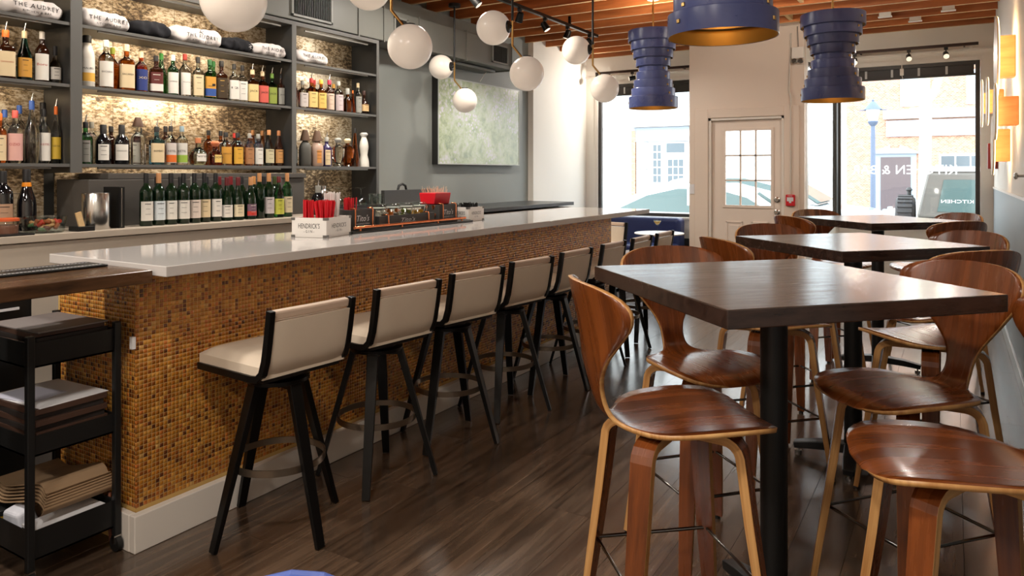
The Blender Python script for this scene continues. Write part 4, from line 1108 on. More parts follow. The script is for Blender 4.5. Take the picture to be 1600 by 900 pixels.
# painting of a garden
m, nt, N, L, b = nodes_of('garden_canvas')
tc = N.new('ShaderNodeTexCoord')
n1 = N.new('ShaderNodeTexNoise'); n1.inputs['Scale'].default_value = 7.0; n1.inputs['Detail'].default_value = 12; n1.inputs['Roughness'].default_value = .78; n1.inputs['Distortion'].default_value = .3
n2 = N.new('ShaderNodeTexNoise'); n2.inputs['Scale'].default_value = 2.2; n2.inputs['Detail'].default_value = 4
n3 = N.new('ShaderNodeTexVoronoi'); n3.inputs['Scale'].default_value = 26
for q in (n1, n2, n3): L.new(tc.outputs['Object'], q.inputs['Vector'])
r1 = N.new('ShaderNodeValToRGB'); el = r1.color_ramp.elements
el[0].position = .30; el[0].color = lin(112, 126, 104); el[1].position = .72; el[1].color = lin(196, 198, 204)
for p_, c_ in ((.42, (140, 154, 124)), (.5, (166, 176, 142)), (.6, (182, 186, 176))):
    e_ = r1.color_ramp.elements.new(p_); e_.color = lin(*c_)
L.new(n1.outputs['Fac'], r1.inputs['Fac'])
r2_ = N.new('ShaderNodeValToRGB'); r2_.color_ramp.elements[0].position = .48; r2_.color_ramp.elements[0].color = (0, 0, 0, 1); r2_.color_ramp.elements[1].position = .62; r2_.color_ramp.elements[1].color = (1, 1, 1, 1)
L.new(n2.outputs['Fac'], r2_.inputs['Fac'])
mx = N.new('ShaderNodeMix'); mx.data_type = 'RGBA'; mx.inputs[7].default_value = lin(198, 194, 204)
mul = N.new('ShaderNodeMath'); mul.operation = 'MULTIPLY'; sub = N.new('ShaderNodeMath'); sub.operation = 'LESS_THAN'; sub.inputs[1].default_value = .42
L.new(n3.outputs['Distance'], sub.inputs[0]); L.new(sub.outputs[0], mul.inputs[0]); L.new(r2_.outputs[0], mul.inputs[1])
L.new(mul.outputs[0], mx.inputs[0]); L.new(r1.outputs[0], mx.inputs[6]); L.new(mx.outputs[2], b.inputs['Base Color'])
b.inputs['Roughness'].default_value = .25
canvas = m
pt = thing('painting', 'large square garden painting in a thin pale frame on the left wall', 'painting', (XL, 7.0, 1.96))
py0, py1, pz0, pz1 = -.84, .84, -.47, .47
G().box(.002, py0, pz0, .078, py1, pz1).obj('stretcher', pm('painting_side', (40, 40, 38), .6), pt)
G().box(.078, py0 + .012, pz0 + .012, .0815, py1 - .012, pz1 - .012).obj('canvas', canvas, pt)
fm = pm('painting_frame', (168, 172, 166), .4)
for a in ((py0, py0 + .012, pz0, pz1), (py1 - .012, py1, pz0, pz1)): G().box(.078, a[0], a[2], .086, a[1], a[3]).obj('frame_stile', fm, pt)
for a in ((pz0, pz0 + .012), (pz1 - .012, pz1)): G().box(.078, py0 + .012, a[0], .086, py1 - .012, a[1]).obj('frame_rail', fm, pt)

# globe pendants
def globe_fixture(x, y, zlow, label, ceilz=3.08, r=.125):
    t = thing('globe_pendant', label, 'pendant', (x, y, zlow), 0, 'brass globe pendants')
    # lower globe hangs from the bent end, upper globe sits on a cup beside the stem
    s = Vector((-.085, -.06, 0)); zb = .20
    G().lathe([(.06, ceilz - zlow - .03), (.06, ceilz - zlow), ], 24, (s.x, s.y, 0)).obj('canopy', black_satin, t, smooth=40)
    G().tube([(s.x, s.y, ceilz - zlow - .03), (s.x, s.y, .38)], .0095, 10).obj('stem', black_satin, t, smooth=60)
    G().tube([(s.x, s.y, .38), (s.x, s.y, zb), (s.x * .35, s.y * .35, .118)], .0085, 10).obj('bent_arm', brass, t, smooth=30)
    G().sphere((0, 0, 0), r, 40, 24).obj('globe', opal, t, smooth=180)
    G().lathe([(.034, .114), (.03, .128), (.012, .13)], 20).obj('cap', black_satin, t, smooth=40)
    u = Vector((s.x - .15 * .988, s.y - .15 * .155, .34))
    G().sphere(u, r, 40, 24).obj('globe', opal, t, smooth=180)
    dirv = Vector((s.x, s.y, .34)) - u; dn = dirv.normalized()
    M = dn.to_track_quat('Z', 'Y').to_matrix()
    G().lathe([(.046, r - .011), (.042, r + .004), (.016, r + .01), (.01, dirv.length)], 20, u, M=M).obj('cup', black_satin, t, smooth=40)
    return t
globe_fixture(-2.40, 1.86, 2.075, 'globe pendant nearest the shelves, only its lowest globe in view')
globe_fixture(-2.60, 3.18, 2.105, 'large pair of globes hanging in front of the right shelf bay')
globe_fixture(-2.64, 4.55, 2.117, 'pair of globes hanging before the white pier by the painting')
globe_fixture(-2.605, 5.84, 2.136, 'smallest pair of globes, hanging closest to the left window')
globe_fixture(-4.165, 5.95, 2.12, 'pair of globes by the wall in front of the painting', r=.122)

# stacked ring lamps in blue
blue_veneer = wood('blue_veneer', (72, 82, 134), (88, 98, 150), stretch=(3, 3, 3), rough=.30, bump=0, rnd=.22)  # tone spread per ring paints in the uneven light on the bands
edge_pale = pm('veneer_edge', (170, 164, 176), .5)
gold_in = pm('gold_lining', (190, 150, 78), .35, .8)
m_in = gold_in
def ring_lamp(x, y, z0, label, rot=0.0, sc=1.0, top=3.08, hs=1.0):
    t = thing('ring_lamp', label, 'pendant', (x, y, z0), rot, 'blue stacked ring lamps')
    rad = [.23, .205, .1825, .158, .136, .1625, .1875, .21, .236]; p = .072 * hs; hgt = .095 * hs
    for k, r in enumerate(rad):
        r *= sc; z = k * p; g = G(); n = 48
        out = [(r, z - .0015), (r + .0012, z + .003), (r + .0012, z + hgt - .003), (r, z + hgt)]; inn = [(r - .004, z + hgt), (r - .004, z)]
        g.lathe(out, n, cap=False); g.lathe(inn, n, cap=False, mi=1)
        g.lathe([(r - .004, z), (r, z - .0015)], n, cap=False, mi=2); g.lathe([(r, z + hgt), (r - .004, z + hgt)], n, cap=False, mi=2)
        # tuck: narrow rings are closed to their neighbour by a lip
        if k < len(rad) - 1:
            r2 = rad[k + 1] * sc
            lo_, hi_ = min(r, r2), max(r, r2)
            g.lathe([(lo_ - .004, z + hgt - .004), (hi_ - .004, z + hgt - .004)], n, cap=False, mi=1)
        band = g.obj('ring', [blue_veneer, m_in, edge_pale], t, smooth=15)
        for a in (math.radians(-24), math.radians(196), math.radians(86)):
            M = Matrix.Rotation(a, 3, 'Z')
            G().obox(M @ Vector((r + .003, 0, z + hgt * .5)), (.008, .017, .017), M).obj('rivet', brass, band, bev=.002)
    H_ = 8 * p + hgt
    for a in (0, PI / 3, 2 * PI / 3): G().obox((0, 0, H_ - .012), (.46 * sc, .012, .006), Matrix.Rotation(a, 3, 'Z')).obj('spoke', brass, t)
    G().sphere((0, 0, H_ - .07), .035, 18, 12).obj('added_upper_bulb', pm('warm_bulb', (255, 226, 180), .4, emit=(255, 210, 150), estr=2.0), t, smooth=180)  # extra bulb added to go with the uplight
    G().lathe([(.2 * sc, H_ - .095), (.2 * sc, H_ - .09)], 40).obj('added_uplight_shield', white_trim, t)  # added disc, keeps the uplight from leaking down through the rings
    l = bpy.data.lights.new('added_ring_uplight', 'POINT'); l.energy = 45; l.color = (1, .88, .72); l.shadow_soft_size = .04  # added light thrown upward to brighten the joists
    o = bpy.data.objects.new('added_ring_uplight', l); COL.objects.link(o); o.location = (x, y, z0 + H_ - .02)
    G().lathe([(.055, top - z0 - .025), (.055, top - z0 - .005), (.02, top - z0)], 24).obj('canopy', white_trim, t, smooth=40)
    G().lathe([(.008, H_ - .01), (.008, top - z0 - .02)], 10).obj('stem', brass, t)
    G().lathe([(.02, .30), (.02, .36), (.006, .38), (.006, H_)], 14).obj('socket', black_satin, t)
    G().sphere((0, 0, .26), .042, 18, 12).obj('bulb', pm('warm_bulb', (255, 226, 180), .4, emit=(255, 210, 150), estr=2.0), t, smooth=180)
    l = bpy.data.lights.new('ring_lamp_light', 'POINT'); l.energy = 1.0; l.color = (1, .78, .52); l.shadow_soft_size = .045
    o = bpy.data.objects.new('ring_lamp_light', l); COL.objects.link(o); o.location = (x, y, z0 + .20)
ring_lamp(-.853, 3.146, 1.985, 'blue stacked ring lamp cut by the top of the picture', math.radians(150))
ring_lamp(-2.466, 6.662, 2.02, 'blue stacked ring lamp in front of the left window', 0, hs=1.1)
ring_lamp(-.812, 6.159, 1.965, 'blue stacked ring lamp in front of the right window', 0)

# wall lamps on the right wall: wooden blocks carrying back-lit discs
glow = pm('lamp_disc_glow', (255, 240, 210), .5, emit=(255, 226, 180), estr=3.0)
disc_m = pm('lamp_disc', (236, 214, 180), .5)
def wall_lamp(y, z, r, bw, bh, off, label, red=False):
    t = thing('wall_lamp', label, 'wall lamp', (XR - .0005, y, z), 0, 'disc wall lamps')
    M = Matrix.Rotation(-PI / 2, 3, 'Y')
    G().box(-off + .012, -bw / 2, -bh / 2, 0, bw / 2, bh / 2).obj('wood_block', orange_wood if not red else pm('red_block', (150, 50, 44), .4), t, bev=.006)
    if not red:
        G().lathe([(r, off - .010), (r, off)], 40, M=M).obj('disc', disc_m, t, smooth=40)
        G().lathe([(r * .97, off - .016), (r * 1.004, off - .0105)], 40, M=M).obj('glow_ring', glow, t, smooth=40)
        l = bpy.data.lights.new('wall_lamp_light', 'AREA'); l.shape = 'DISK'; l.size = r * 1.7; l.energy = .7; l.color = (1, .66, .36)
        o = bpy.data.objects.new('wall_lamp_light', l); COL.objects.link(o); o.location = (XR - off + .018, y, z); o.rotation_euler = (0, -PI / 2, 0)
wall_lamp(6.45, 2.25, .30, .14, .30, .12, 'upper wall lamp disc nearest the top of the picture')
wall_lamp(6.15, 1.83, .20, .14, .20, .14, 'wall lamp with the widest orange block')
wall_lamp(7.05, 1.62, .24, .12, .26, .12, 'lowest orange wall lamp beside the window corner')
wall_lamp(7.9, 2.05, .22, .12, .2, .13, 'wall lamp disc behind the widest orange block')
wall_lamp(8.75, 2.1, .24, .12, .2, .15, 'farthest wall lamp disc beside the window frame')
wall_lamp(8.9, 1.57, .2, .1, .26, .1, 'narrow dark red block below the wall lamp discs', True)
t = thing('coat_hook', 'round chrome coat hook on the right wall at the picture edge', 'hook', (XR, 5.5, 1.38))
G().lathe([(.022, 0), (.02, .006), (.008, .01), (.008, .04), (.02, .046), (.022, .056), (.012, .064)], 20, M=Matrix.Rotation(-PI / 2, 3, 'Y')).obj('hook_body', chrome, t, smooth=40)

# entry wall fittings
t = thing('fire_alarm', 'red fire alarm pull station beside the white door', 'alarm', (-1.60, YP - .021, 1.085))
G().box(-.05, -.035, -.065, .05, 0, .065).obj('case', red_plastic, t, bev=.008)
G().box(-.035, -.039, -.01, .035, -.0355, .035).obj('face_plate', paper, t)
g = G(); put_text(g, 'FIRE', .018, (0, -.0395, .044), (1, 0, 0), (0, 0, 1), width=.05); g.obj('lettering', paper, t)
G().box(-.012, -.041, -.03, .012, -.0355, .005).obj('pull_bar', paper, t)
tag(G().tube([(-1.60, YP - .012, 3.0), (-1.62, YP - .012, 2.35), (-1.60, YP - .026, 2.25), (-1.60, YP - .03, 1.7), (-1.60, YP - .03, 1.16)], .009, 8).obj('alarm_conduit', pm('conduit_paint', (206, 196, 184), .4), smooth=50), 'thin pale conduit running down to the red alarm', 'conduit')
t = thing('emergency_light', 'white emergency light box with two lamps high beside the door', 'lamp', (-1.52, YP - .001, 2.76))
G().box(-.065, -.06, -.06, .065, 0, .07).obj('case', white_trim, t, bev=.006)
for s in (-1, 1): G().lathe([(.03, 0), (.033, .02), (.026, .026)], 18, (s * .034, -.05, -.085), M=Matrix.Rotation(PI / 2 + .4, 3, 'X')).obj('lamp_head', chrome, t, smooth=40)
tag(G().tube([(-1.52, YP - .012, 2.83), (-1.53, YP - .012, 3.07)], .006, 8).obj('light_cable', pm('grey_cable', (140, 130, 122), .5)), 'short cable above the emergency light box', 'cable')
t = thing('light_switch', 'white light switch plate left of the door casing', 'switch', (-2.755, YP - .0005, 1.2))
G().box(-.03, -.008, -.06, .03, 0, .06).obj('plate', paper, t, bev=.003); G().box(-.015, -.012, -.03, .015, -.008, .03).obj('rocker', paper, t, bev=.002)
t = thing('window_cable', 'white sensor and cable hanging at the top of the right window', 'sensor', (-.53, YW - .02, 2.60))
G().box(-.02, -.03, -.05, .02, 0, .03).obj('sensor_body', white_trim, t, bev=.004); G().tube([(0, -.01, .03), (0, -.01, .19)], .005, 6).obj('cable', white_trim, t); G().tube([(0, -.02, -.05), (.02, -.02, -.12), (.04, -.02, -.15)], .003, 6).obj('lead', white_trim, t)

# ---------------------------------------------------------------- things on the bar counter
ZB = 1.0705
wbox = pm('white_box_card', (228, 224, 218), .4)
def gin_box(x, y, rz, w, dpt, h, label, txt, name='gin_box', big=True):
    t = thing(name, label, 'box', (x, y, ZB), math.radians(rz))
    th = .008
    for s in (-1, 1):
        G().box(min(s * w / 2, s * (w / 2 - th)), -dpt / 2, 0, max(s * w / 2, s * (w / 2 - th)), dpt / 2, h).obj('side_panel', wbox, t, bev=.001)
        G().box(-w / 2 + th, min(s * dpt / 2, s * (dpt / 2 - th)), 0, w / 2 - th, max(s * dpt / 2, s * (dpt / 2 - th)), h).obj('end_panel', wbox, t, bev=.001)
    G().box(-w / 2 + th, -dpt / 2 + th, .001, w / 2 - th, dpt / 2 - th, .008).obj('floor_panel', wbox, t)
    g = G()
    put_text(g, "HENDRICK'S", .036 * h / .1, (0, -dpt / 2 - .0008, h * .46), (1, 0, 0), (0, 0, 1), width=w * .62); put_text(g, '- G I N -', .02 * h / .1, (0, -dpt / 2 - .0008, h * .24), (1, 0, 0), (0, 0, 1), width=w * .3)
    put_text(g, "HENDRICK'S", .032 * h / .1, (w / 2 + .0008, 0, h * .46), (0, 1, 0), (0, 0, 1), width=dpt * .58); put_text(g, '- G I N -', .018 * h / .1, (w / 2 + .0008, 0, h * .26), (0, 1, 0), (0, 0, 1), width=dpt * .28)
    g.obj('lettering', ink, t)
    for sx in (-1, 1):
        for sy in (-1, 1):
            for z in (.006, h - .006):
                G().obox((sx * (w / 2 - .008), sy * (dpt / 2 - .008), z), (.022, .022, .013)).obj('corner_clip', pm('dull_clip', (120, 118, 114), .4, .7), t)
    return t
gin_box(-2.841, 2.751, 15, .20, .25, .10, 'white lettered gin box holding red and white straws', True)
def straws(name, label, x, y, z, n, r, spread, h, mat, flat=None, rz=0.0, thick=.0032):
    t = thing(name, label, 'straws', (x, y, z), rz)
    for i in range(n):
        a = RND.uniform(0, 2 * PI); q = math.sqrt(RND.random()) * r; xx, yy = q * math.cos(a), q * math.sin(a)
        if flat: xx, yy = RND.uniform(-flat[0], flat[0]), RND.uniform(-flat[1], flat[1])
        k = 1 + spread
        G().tube([(xx, yy, 0), (xx * k, yy * k, h * RND.uniform(.94, 1.0))], thick, 6).obj('straw', mat, t)
    return t
wrap = pm('straw_wrapper', (226, 218, 214), .6)
straws('red_straws', 'upright bundle of red straws at the left of the lettered gin box', -2.88, 2.692, ZB + .009, 46, .028, .02, .18, red_plastic)
straws('red_straws', 'fanned bundle of red straws in the middle of the lettered gin box', -2.805, 2.735, ZB + .009, 60, .032, .8, .18, red_plastic)
straws('wrapped_straws', 'leaning bundle of white wrapped straws in the lettered gin box', -2.84, 2.825, ZB + .009, 40, .028, .6, .22, wrap, rz=.5, thick=.004)
straws('red_straws', 'short bundle of red straws behind the white wrapped straws', -2.90, 3.02, ZB + .022, 34, .035, .05, .17, red_plastic)

slate_box = pm('slate_box', (62, 60, 58), .5)
cad = thing('caddy_rail', 'long black bar mat carrying the copper railed condiment boxes', 'rail', (-2.88, 3.47, ZB))
G().box(-.16, -.57, 0, .12, .57, .012).obj('mat_body', black_satin, cad, bev=.003)
G().tube([(.104, -.545, .03), (.104, .5, .03)], .008, 12).obj('copper_rail', copper, cad, smooth=60)
for y in (-.5, -.15, .2, .46): G().box(.10, y - .004, .0115, .108, y + .004, .03).obj('rail_foot', copper, cad)
def caddy(y, w, h, label, sub=True):
    t = thing('condiment_box', label, 'box', (-2.90, y, ZB + .0125), 0, 'slate condiment boxes')
    d = .15
    G().box(-d / 2, -w / 2, 0, d / 2, w / 2, .006).obj('floor_panel', slate_box, t)
    for s in (-1, 1):
        G().box(min(s * d / 2, s * (d / 2 - .008)), -w / 2, .006, max(s * d / 2, s * (d / 2 - .008)), w / 2, h).obj('side_panel', slate_box, t, bev=.001)
        G().box(-d / 2 + .008, min(s * w / 2, s * (w / 2 - .008)), .006, d / 2 - .008, max(s * w / 2, s * (w / 2 - .008)), h).obj('end_panel', slate_box, t, bev=.001)
        yy = s * (w / 2 - .03) if w < .3 else s * (w / 2 - .07)
        G().tube([(d / 2 - .03, yy, h + .006), (d / 2 + .006, yy, h + .006), (d / 2 + .008, yy, h), (d / 2 + .008, yy, .012)], .0042, 8).obj('copper_strap', copper, t, smooth=50)
    g = G(); put_text(g, "Tito's", min(.055, h * .42), (d / 2 + .001, .0, h * .42), (0, 1, 0), (0, 0, 1), width=min(w * .5, .13), shear=.25)
    put_text(g, 'HANDMADE VODKA', .012, (d / 2 + .001, .0, h * .25), (0, 1, 0), (0, 0, 1), width=min(w * .55, .14))
    g.obj('lettering', paper, t)
    return t
caddy(3.045, .20, .112, 'tall slate box with copper straps beside the lettered gin box')
caddy(3.44, .52, .066, 'long low slate box holding four fruit jars')
caddy(3.85, .20, .11, 'tall slate box below the red basket')
for i, (y, c, nm) in enumerate([(3.25, (196, 190, 176), 'clear jar nearest the gin box'), (3.376, (222, 120, 30), 'jar of orange peel'), (3.505, (130, 140, 60), 'jar of olives'), (3.63, (222, 160, 30), 'jar of lemon slices')]):
    t = thing('fruit_jar', 'swing top glass %s in the long slate box' % nm, 'jar', (-2.90, y, ZB + .0195), 0, 'fruit jars on the bar')
    G().lathe([(.05, 0), (.055, .006), (.055, .07), (.045, .088), (.045, .1)], 24).obj('glass', thin_glass, t, smooth=40)
    G().lathe([(.05, .1), (.052, .104), (.052, .118), (.04, .126)], 24).obj('lid', thin_glass, t, smooth=40)
    G().lathe([(.046, .1002), (.05, .104)], 24).obj('seal', pm('pale_seal', (206, 206, 196), .5), t)
    for q in range(14):
        a = RND.uniform(0, 6.28); rr = .034 * math.sqrt(RND.random())
        G().sphere((rr * math.cos(a), rr * math.sin(a), .016 + .068 * RND.random()), .016, 8, 6, sc=(1, 1, .8)).obj('fruit', colm(c, 'fruit'), t, smooth=180)
    G().tube([(.05, -.012, .06), (.062, -.012, .1), (.058, 0, .11), (.062, .012, .1), (.05, .012, .06)], .002, 6).obj('wire_clip', chrome, t)
t = thing('red_basket', 'red plastic basket of toothpicks on the slate box', 'basket', (-2.95, 3.87, ZB + .123))
G().prism([(-.055, 0), (.055, 0), (.07, .075), (-.07, .075)], -.085, .085, 'y').obj('basket_body', red_plastic, t, bev=.006)
for i in range(60):
    xx, yy = RND.uniform(-.055, .055), RND.uniform(-.075, .075)
    G().tube([(xx, yy, .06), (xx * 1.15 + RND.uniform(-.01, .01), yy * 1.15 + RND.uniform(-.01, .01), .075 + RND.uniform(.02, .045))], .0011, 5).obj('toothpick', pm('pale_pick', (222, 200, 170), .6), t)
gin_box(-2.885, 4.15, 0, .15, .19, .095, 'small pale lettered box filled with black straws', True, name='napkin_box')
t = thing('black_straws', 'bunch of short black straws filling the small pale box', 'straws', (-2.885, 4.15, ZB + .009))
for i in range(70):
    xx, yy = RND.uniform(-.06, .06), RND.uniform(-.08, .08)
    G().tube([(xx, yy, 0), (xx + RND.uniform(-.006, .006), yy + RND.uniform(-.006, .006), .10 + RND.uniform(0, .016))], .0034, 5).obj('straw', black_satin, t)
for i, (x, y) in enumerate([(-2.925, 3.765), (-2.875, 3.765)]):
    tag(G().lathe([(.018, 0), (.02, .004), (.026, .045), (.012, .055), (.022, .10), (.02, .10), (.010, .056)], 18, cap=False).obj('copper_jigger', copper, loc=(x, y, ZB + .0195), smooth=40), 'copper jigger standing in the tall slate box, %s' % ['the one behind', 'the one in front'][i], 'jigger')

# sink side of the back counter: black backsplash box, tap, glasses
t = thing('splash_box', 'low black splash guard with a dark tap behind the fruit jars', 'panel', (-4.2, 5.1, 1.0838))
G().box(-.02, -.33, 0, .02, .33, .165).obj('guard', dark_panel, t, bev=.003)
G().tube([(.0 - .06, -.06, 0), (-.06, -.06, .16), (-.06, -.045, .2), (-.06, 0, .215), (-.06, .045, .2), (-.06, .06, .15)], .012, 10).obj('tap', black_satin, t, smooth=60)
rack = tag(G().box(-.14, -.32, 0, .12, .32, .05).obj('glass_rack', black_satin, loc=(-4.22, 4.4, 1.0835), bev=.004), 'low black rack carrying glassware under the right bay', 'rack')
def stem_glass(x, y, z, label, inv=True):
    t = thing('coupe_glass', label, 'glass', (x, y, z), 0, 'upturned stemmed glasses')
    p = [(.035, 0), (.036, .004), (.012, .01), (.004, .02), (.004, .075), (.02, .085), (.045, .11), (.048, .145), (.046, .145), (.043, .112), (.018, .09)]
    if inv: p = [(r, .145 - z_) for r, z_ in p]
    G().lathe(p, 24, cap=False).obj('glass_body', thin_glass, t, smooth=50)
for i, (x, y) in enumerate([(-4.25, 4.18), (-4.25, 4.30), (-4.16, 4.36), (-4.2, 4.50), (-4.27, 4.58)]):
    stem_glass(x, y, 1.1345, 'upturned stemmed glass on the black rack, %s' % ['leftmost', 'second from the left', 'middle one', 'second from the right', 'rightmost'][i])
for i, (x, y) in enumerate([(-4.12, 4.56), (-4.14, 4.66), (-4.22, 4.68)]):
    tag(G().lathe([(.034, 0), (.036, .004), (.04, .09), (.037, .09), (.033, .012)], 20, cap=False).obj('tumbler', thin_glass, loc=(x, y, 1.1345), smooth=50), 'short clear tumbler at the right of the black rack, %s' % ['nearest the stemmed glasses', 'front one', 'rear one'][i], 'glass', 'tumblers on the rack')
t = thing('cocktail_shaker', 'steel cocktail shaker under the right bay, behind the straws', 'shaker', (-4.14, 4.02, 1.0835))
G().lathe([(.036, 0), (.038, .003), (.044, .14), (.042, .15), (.03, .185), (.022, .19), (.022, .215), (.014, .22)], 28).obj('body', chrome, t, smooth=40)
bottle(3.93, -4.10, 1.083, 'onion', .22, .05, 'black', None, GY, '', 'squat black bottle at the right end of the wine row', '', spout=True)

# ---------------------------------------------------------------- corner by the window: bench, round table, drink
t = thing('window_bench', 'navy leather bench along the left window', 'bench', (-3.85, 9.2, 0))
G().box(-.8, .2, .30, .74, .44, .80).obj('backrest', navy, t, bev=.06, seg=5)
G().box(-.8, -.35, .30, .74, .2, .46).obj('seat', navy, t, bev=.04, seg=4)
G().box(-.78, -.3, 0, .7, .42, .30).obj('plinth', black_satin, t)
t = thing('round_table', 'small round white table in front of the navy bench', 'table', (-2.98, 8.25, 0))
G().lathe([(.27, .672), (.29, .68), (.29, .69), (.28, .694)], 48).obj('table_top', pm('white_laminate', (232, 228, 220), .25), t, smooth=30)
G().lathe([(.2, 0), (.2, .012), (.03, .03), (.03, .672)], 32).obj('pedestal', black_satin, t, smooth=30)
t = thing('cocktail', 'stemmed glass of orange drink on the small white table', 'glass', (-2.99, 8.22, .6945))
G().lathe([(.032, 0), (.033, .003), (.006, .008), (.004, .02), (.004, .085), (.02, .095), (.044, .13), (.046, .155), (.0445, .155), (.042, .131), (.018, .098)], 24, cap=False).obj('glass_body', thin_glass, t, smooth=50)
G().lathe([(.012, .0975), (.034, .12), (.0415, .138)], 24).obj('drink', pm('orange_drink', (236, 170, 40), .2), t, smooth=50)

# blue chair whose back just enters the bottom edge
t = thing('blue_chair', 'rounded top of a blue chair back at the bottom edge', 'chair', (-.84, .74, 0), math.radians(40))
blue_pl = pm('blue_plastic', (70, 90, 160), .35)
shape = [(-.16, .42), (-.20, .55), (-.19, .68), (-.13, .735), (-.05, .774), (0, .782), (.05, .774), (.13, .735), (.19, .68), (.20, .55), (.16, .42)]
G().prism(shape, .04, .075, 'y').obj('backrest', blue_pl, t, bev=.012, seg=3)
G().box(-.21, -.38, .42, .21, .04, .455).obj('seat', blue_pl, t, bev=.012, seg=3)
for sx in (-1, 1):
    for y in (-.35, .03): G().tube([(sx * .16, y * .8, .42), (sx * .2, y * 1.1, 0)], [.016, .011], 10).obj('leg', chrome, t, smooth=60)
# ---------------------------------------------------------------- cart beside the bar end
ct = thing('black_cart', 'black metal three tier rolling cart at the end of the bar', 'cart', (-2.863, 1.401, 0))
cx0, cx1, cy0, cy1 = -.21, .21, -.154, .142
for x in (cx0, cx1):
    for y in (cy0, cy1):
        G().box(x - .012, y - .012, .06, x + .012, y + .012, .85).obj('post', black_satin, ct, bev=.003)
        w = G().lathe([(.012, -.01), (.028, -.01), (.028, .01), (.012, .01)], 18, (x, y, .029), M=Matrix.Rotation(PI / 2, 3, 'X')).obj('caster', black_satin, ct, smooth=40)
        G().box(x - .01, y - .014, .03, x + .01, y + .014, .06).obj('fork', chrome, w)
for z, h in ((.09, .10), (.44, .07), (.74, .085)):
    tr = G().box(cx0, cy0, z, cx1, cy1, z + .006).obj('tray', black_satin, ct)
    for a in ((cx0, cx0 + .004, cy0, cy1), (cx1 - .004, cx1, cy0, cy1)): G().box(a[0], a[2], z, a[1], a[3], z + h).obj('tray_side', black_satin, tr)
    for a in ((cy0, cy0 + .004), (cy1 - .004, cy1)): G().box(cx0, a[0], z, cx1, a[1], z + h).obj('tray_side', black_satin, tr)
C0 = Vector((-2.863, 1.401, 0))
menu_m = pm('dark_menu_cover', (44, 38, 36), .5); menu_b = pm('brown_menu_cover', (72, 50, 40), .5)
def sheet_stack(names, z, items):
    for i, (dx, dy, w, d, h, rz, m, lab) in enumerate(items):
        tag(G().box(-w / 2, -d / 2, 0, w / 2, d / 2, h).obj(names, m, loc=(C0.x + dx, C0.y + dy, z), rz=math.radians(rz), bev=.001), lab, 'menu' if names == 'menu' else 'paper')
        z += h + .0006
ODD = ['lowest', 'second', 'third', 'fourth', 'fifth', 'sixth', 'seventh']
sheet_stack('menu', .7465, [((-1) ** i * .006, .002 * i - .006, .34, .25, .0165, (-1) ** i * (1 + i % 3) * .8, menu_m if i % 2 == 0 else menu_b, '%s menu from the bottom in the top tray of the cart' % ODD[i]) for i in range(6)] + [(.02, .0, .33, .245, .005, 2, pm('grey_menu', (120, 112, 110), .6), 'grey sheet lying topmost on the cart')])
sheet_stack('menu', .4465, [((-1) ** i * .006, .0, .34, .25, .0195, (-1) ** i * (1 + i % 3) * .8, menu_b if i % 2 == 0 else menu_m, '%s menu from the bottom in the middle tray of the cart' % ODD[i]) for i in range(7)] + [(.015, .005, .32, .245, .003, 3, paper, 'wide white paper menu lying on the middle tray stack')])
tag(G().box(-.1, -.07, 0, .1, .07, .002).obj('printed_sheet', pm('blue_white_paper', (206, 206, 222), .7), loc=(C0.x - .02, C0.y - .045, .5915), rz=.2), 'half sheet of pale paper on top of the middle tray menus', 'paper')
# bottom tray
t = thing('paper_bags', 'folded stack of brown paper bags in the bottom tray of the cart', 'bags', (C0.x + .0, C0.y + .03, .192))
for k in range(6):
    z = k * .011
    path = [(-.19, z + .015), (-.12, z + .002), (0, z + .03), (.12, z + .06), (.16, z + .055 - k * .004), (.175, z + .04), (.16, z + .02)]
    P = catmull(path, 4)
    G().sweep([(a, 0, b) for a, b in P], (0, 1, 0), .25 - .006 * k, .003).obj('bag', kraft, t)
t = thing('card_box', 'open brown card box standing in the bottom tray under the bags', 'box', (C0.x - .09, C0.y + .045, .0965))
G().box(-.09, -.08, 0, .09, .08, .09).obj('box_body', kraft, t, bev=.002)
t = thing('white_carton', 'white carton with black printed bars in the bottom tray', 'box', (C0.x + .135, C0.y - .0, .0965), .05)
G().box(-.055, -.12, 0, .055, .12, .08).obj('carton_body', paper, t, bev=.002)
for k in range(3): G().box(-.05 + k * .03, -.1208, .02, -.035 + k * .03, -.12, .07).obj('printed_bar', ink, t)
t = thing('napkin_pack', 'grey white wrapped napkin pack at the front of the bottom tray', 'napkins', (C0.x + .0, C0.y - .085, .0965), .1)
G().obox((0, 0, .055), (.12, .08, .10), Matrix.Rotation(.18, 3, 'X'), taper=.75).obj('pack_body', pm('soft_paper', (196, 196, 204), .8), t, bev=.012, seg=3)
t = thing('yellow_can', 'yellow can with a black lid behind the cart', 'can', (-3.06, 1.40, .20))
G().lathe([(.042, 0), (.044, .005), (.044, .055)], 24).obj('can_body', pm('yellow_print', (206, 158, 24), .4), t, smooth=40)
G().lathe([(.046, .055), (.046, .072), (.04, .076)], 24).obj('lid', black_satin, t, smooth=40)
t.location = (C0.x - .14, C0.y - .09, .0965)
eq = thing('dark_cabinet', 'black undercounter cabinet with small indicator lights behind the cart', 'cabinet', (-3.5, 1.2, 0))
G().box(-.25, -.5, 0, .22, .35, .92).obj('cabinet_body', black_satin, eq, bev=.004)
for y, z, c in ((-.02, .50, (255, 30, 30)), (.10, .52, (20, 220, 90))): G().box(.2205, y, z, .223, y + .012, z + .008).obj('indicator', pm('led_%d' % c[0], c, .4, emit=c, estr=3), eq)
G().box(.2205, .0, .84, .226, .3, .85).obj('label_strip', paper, eq)
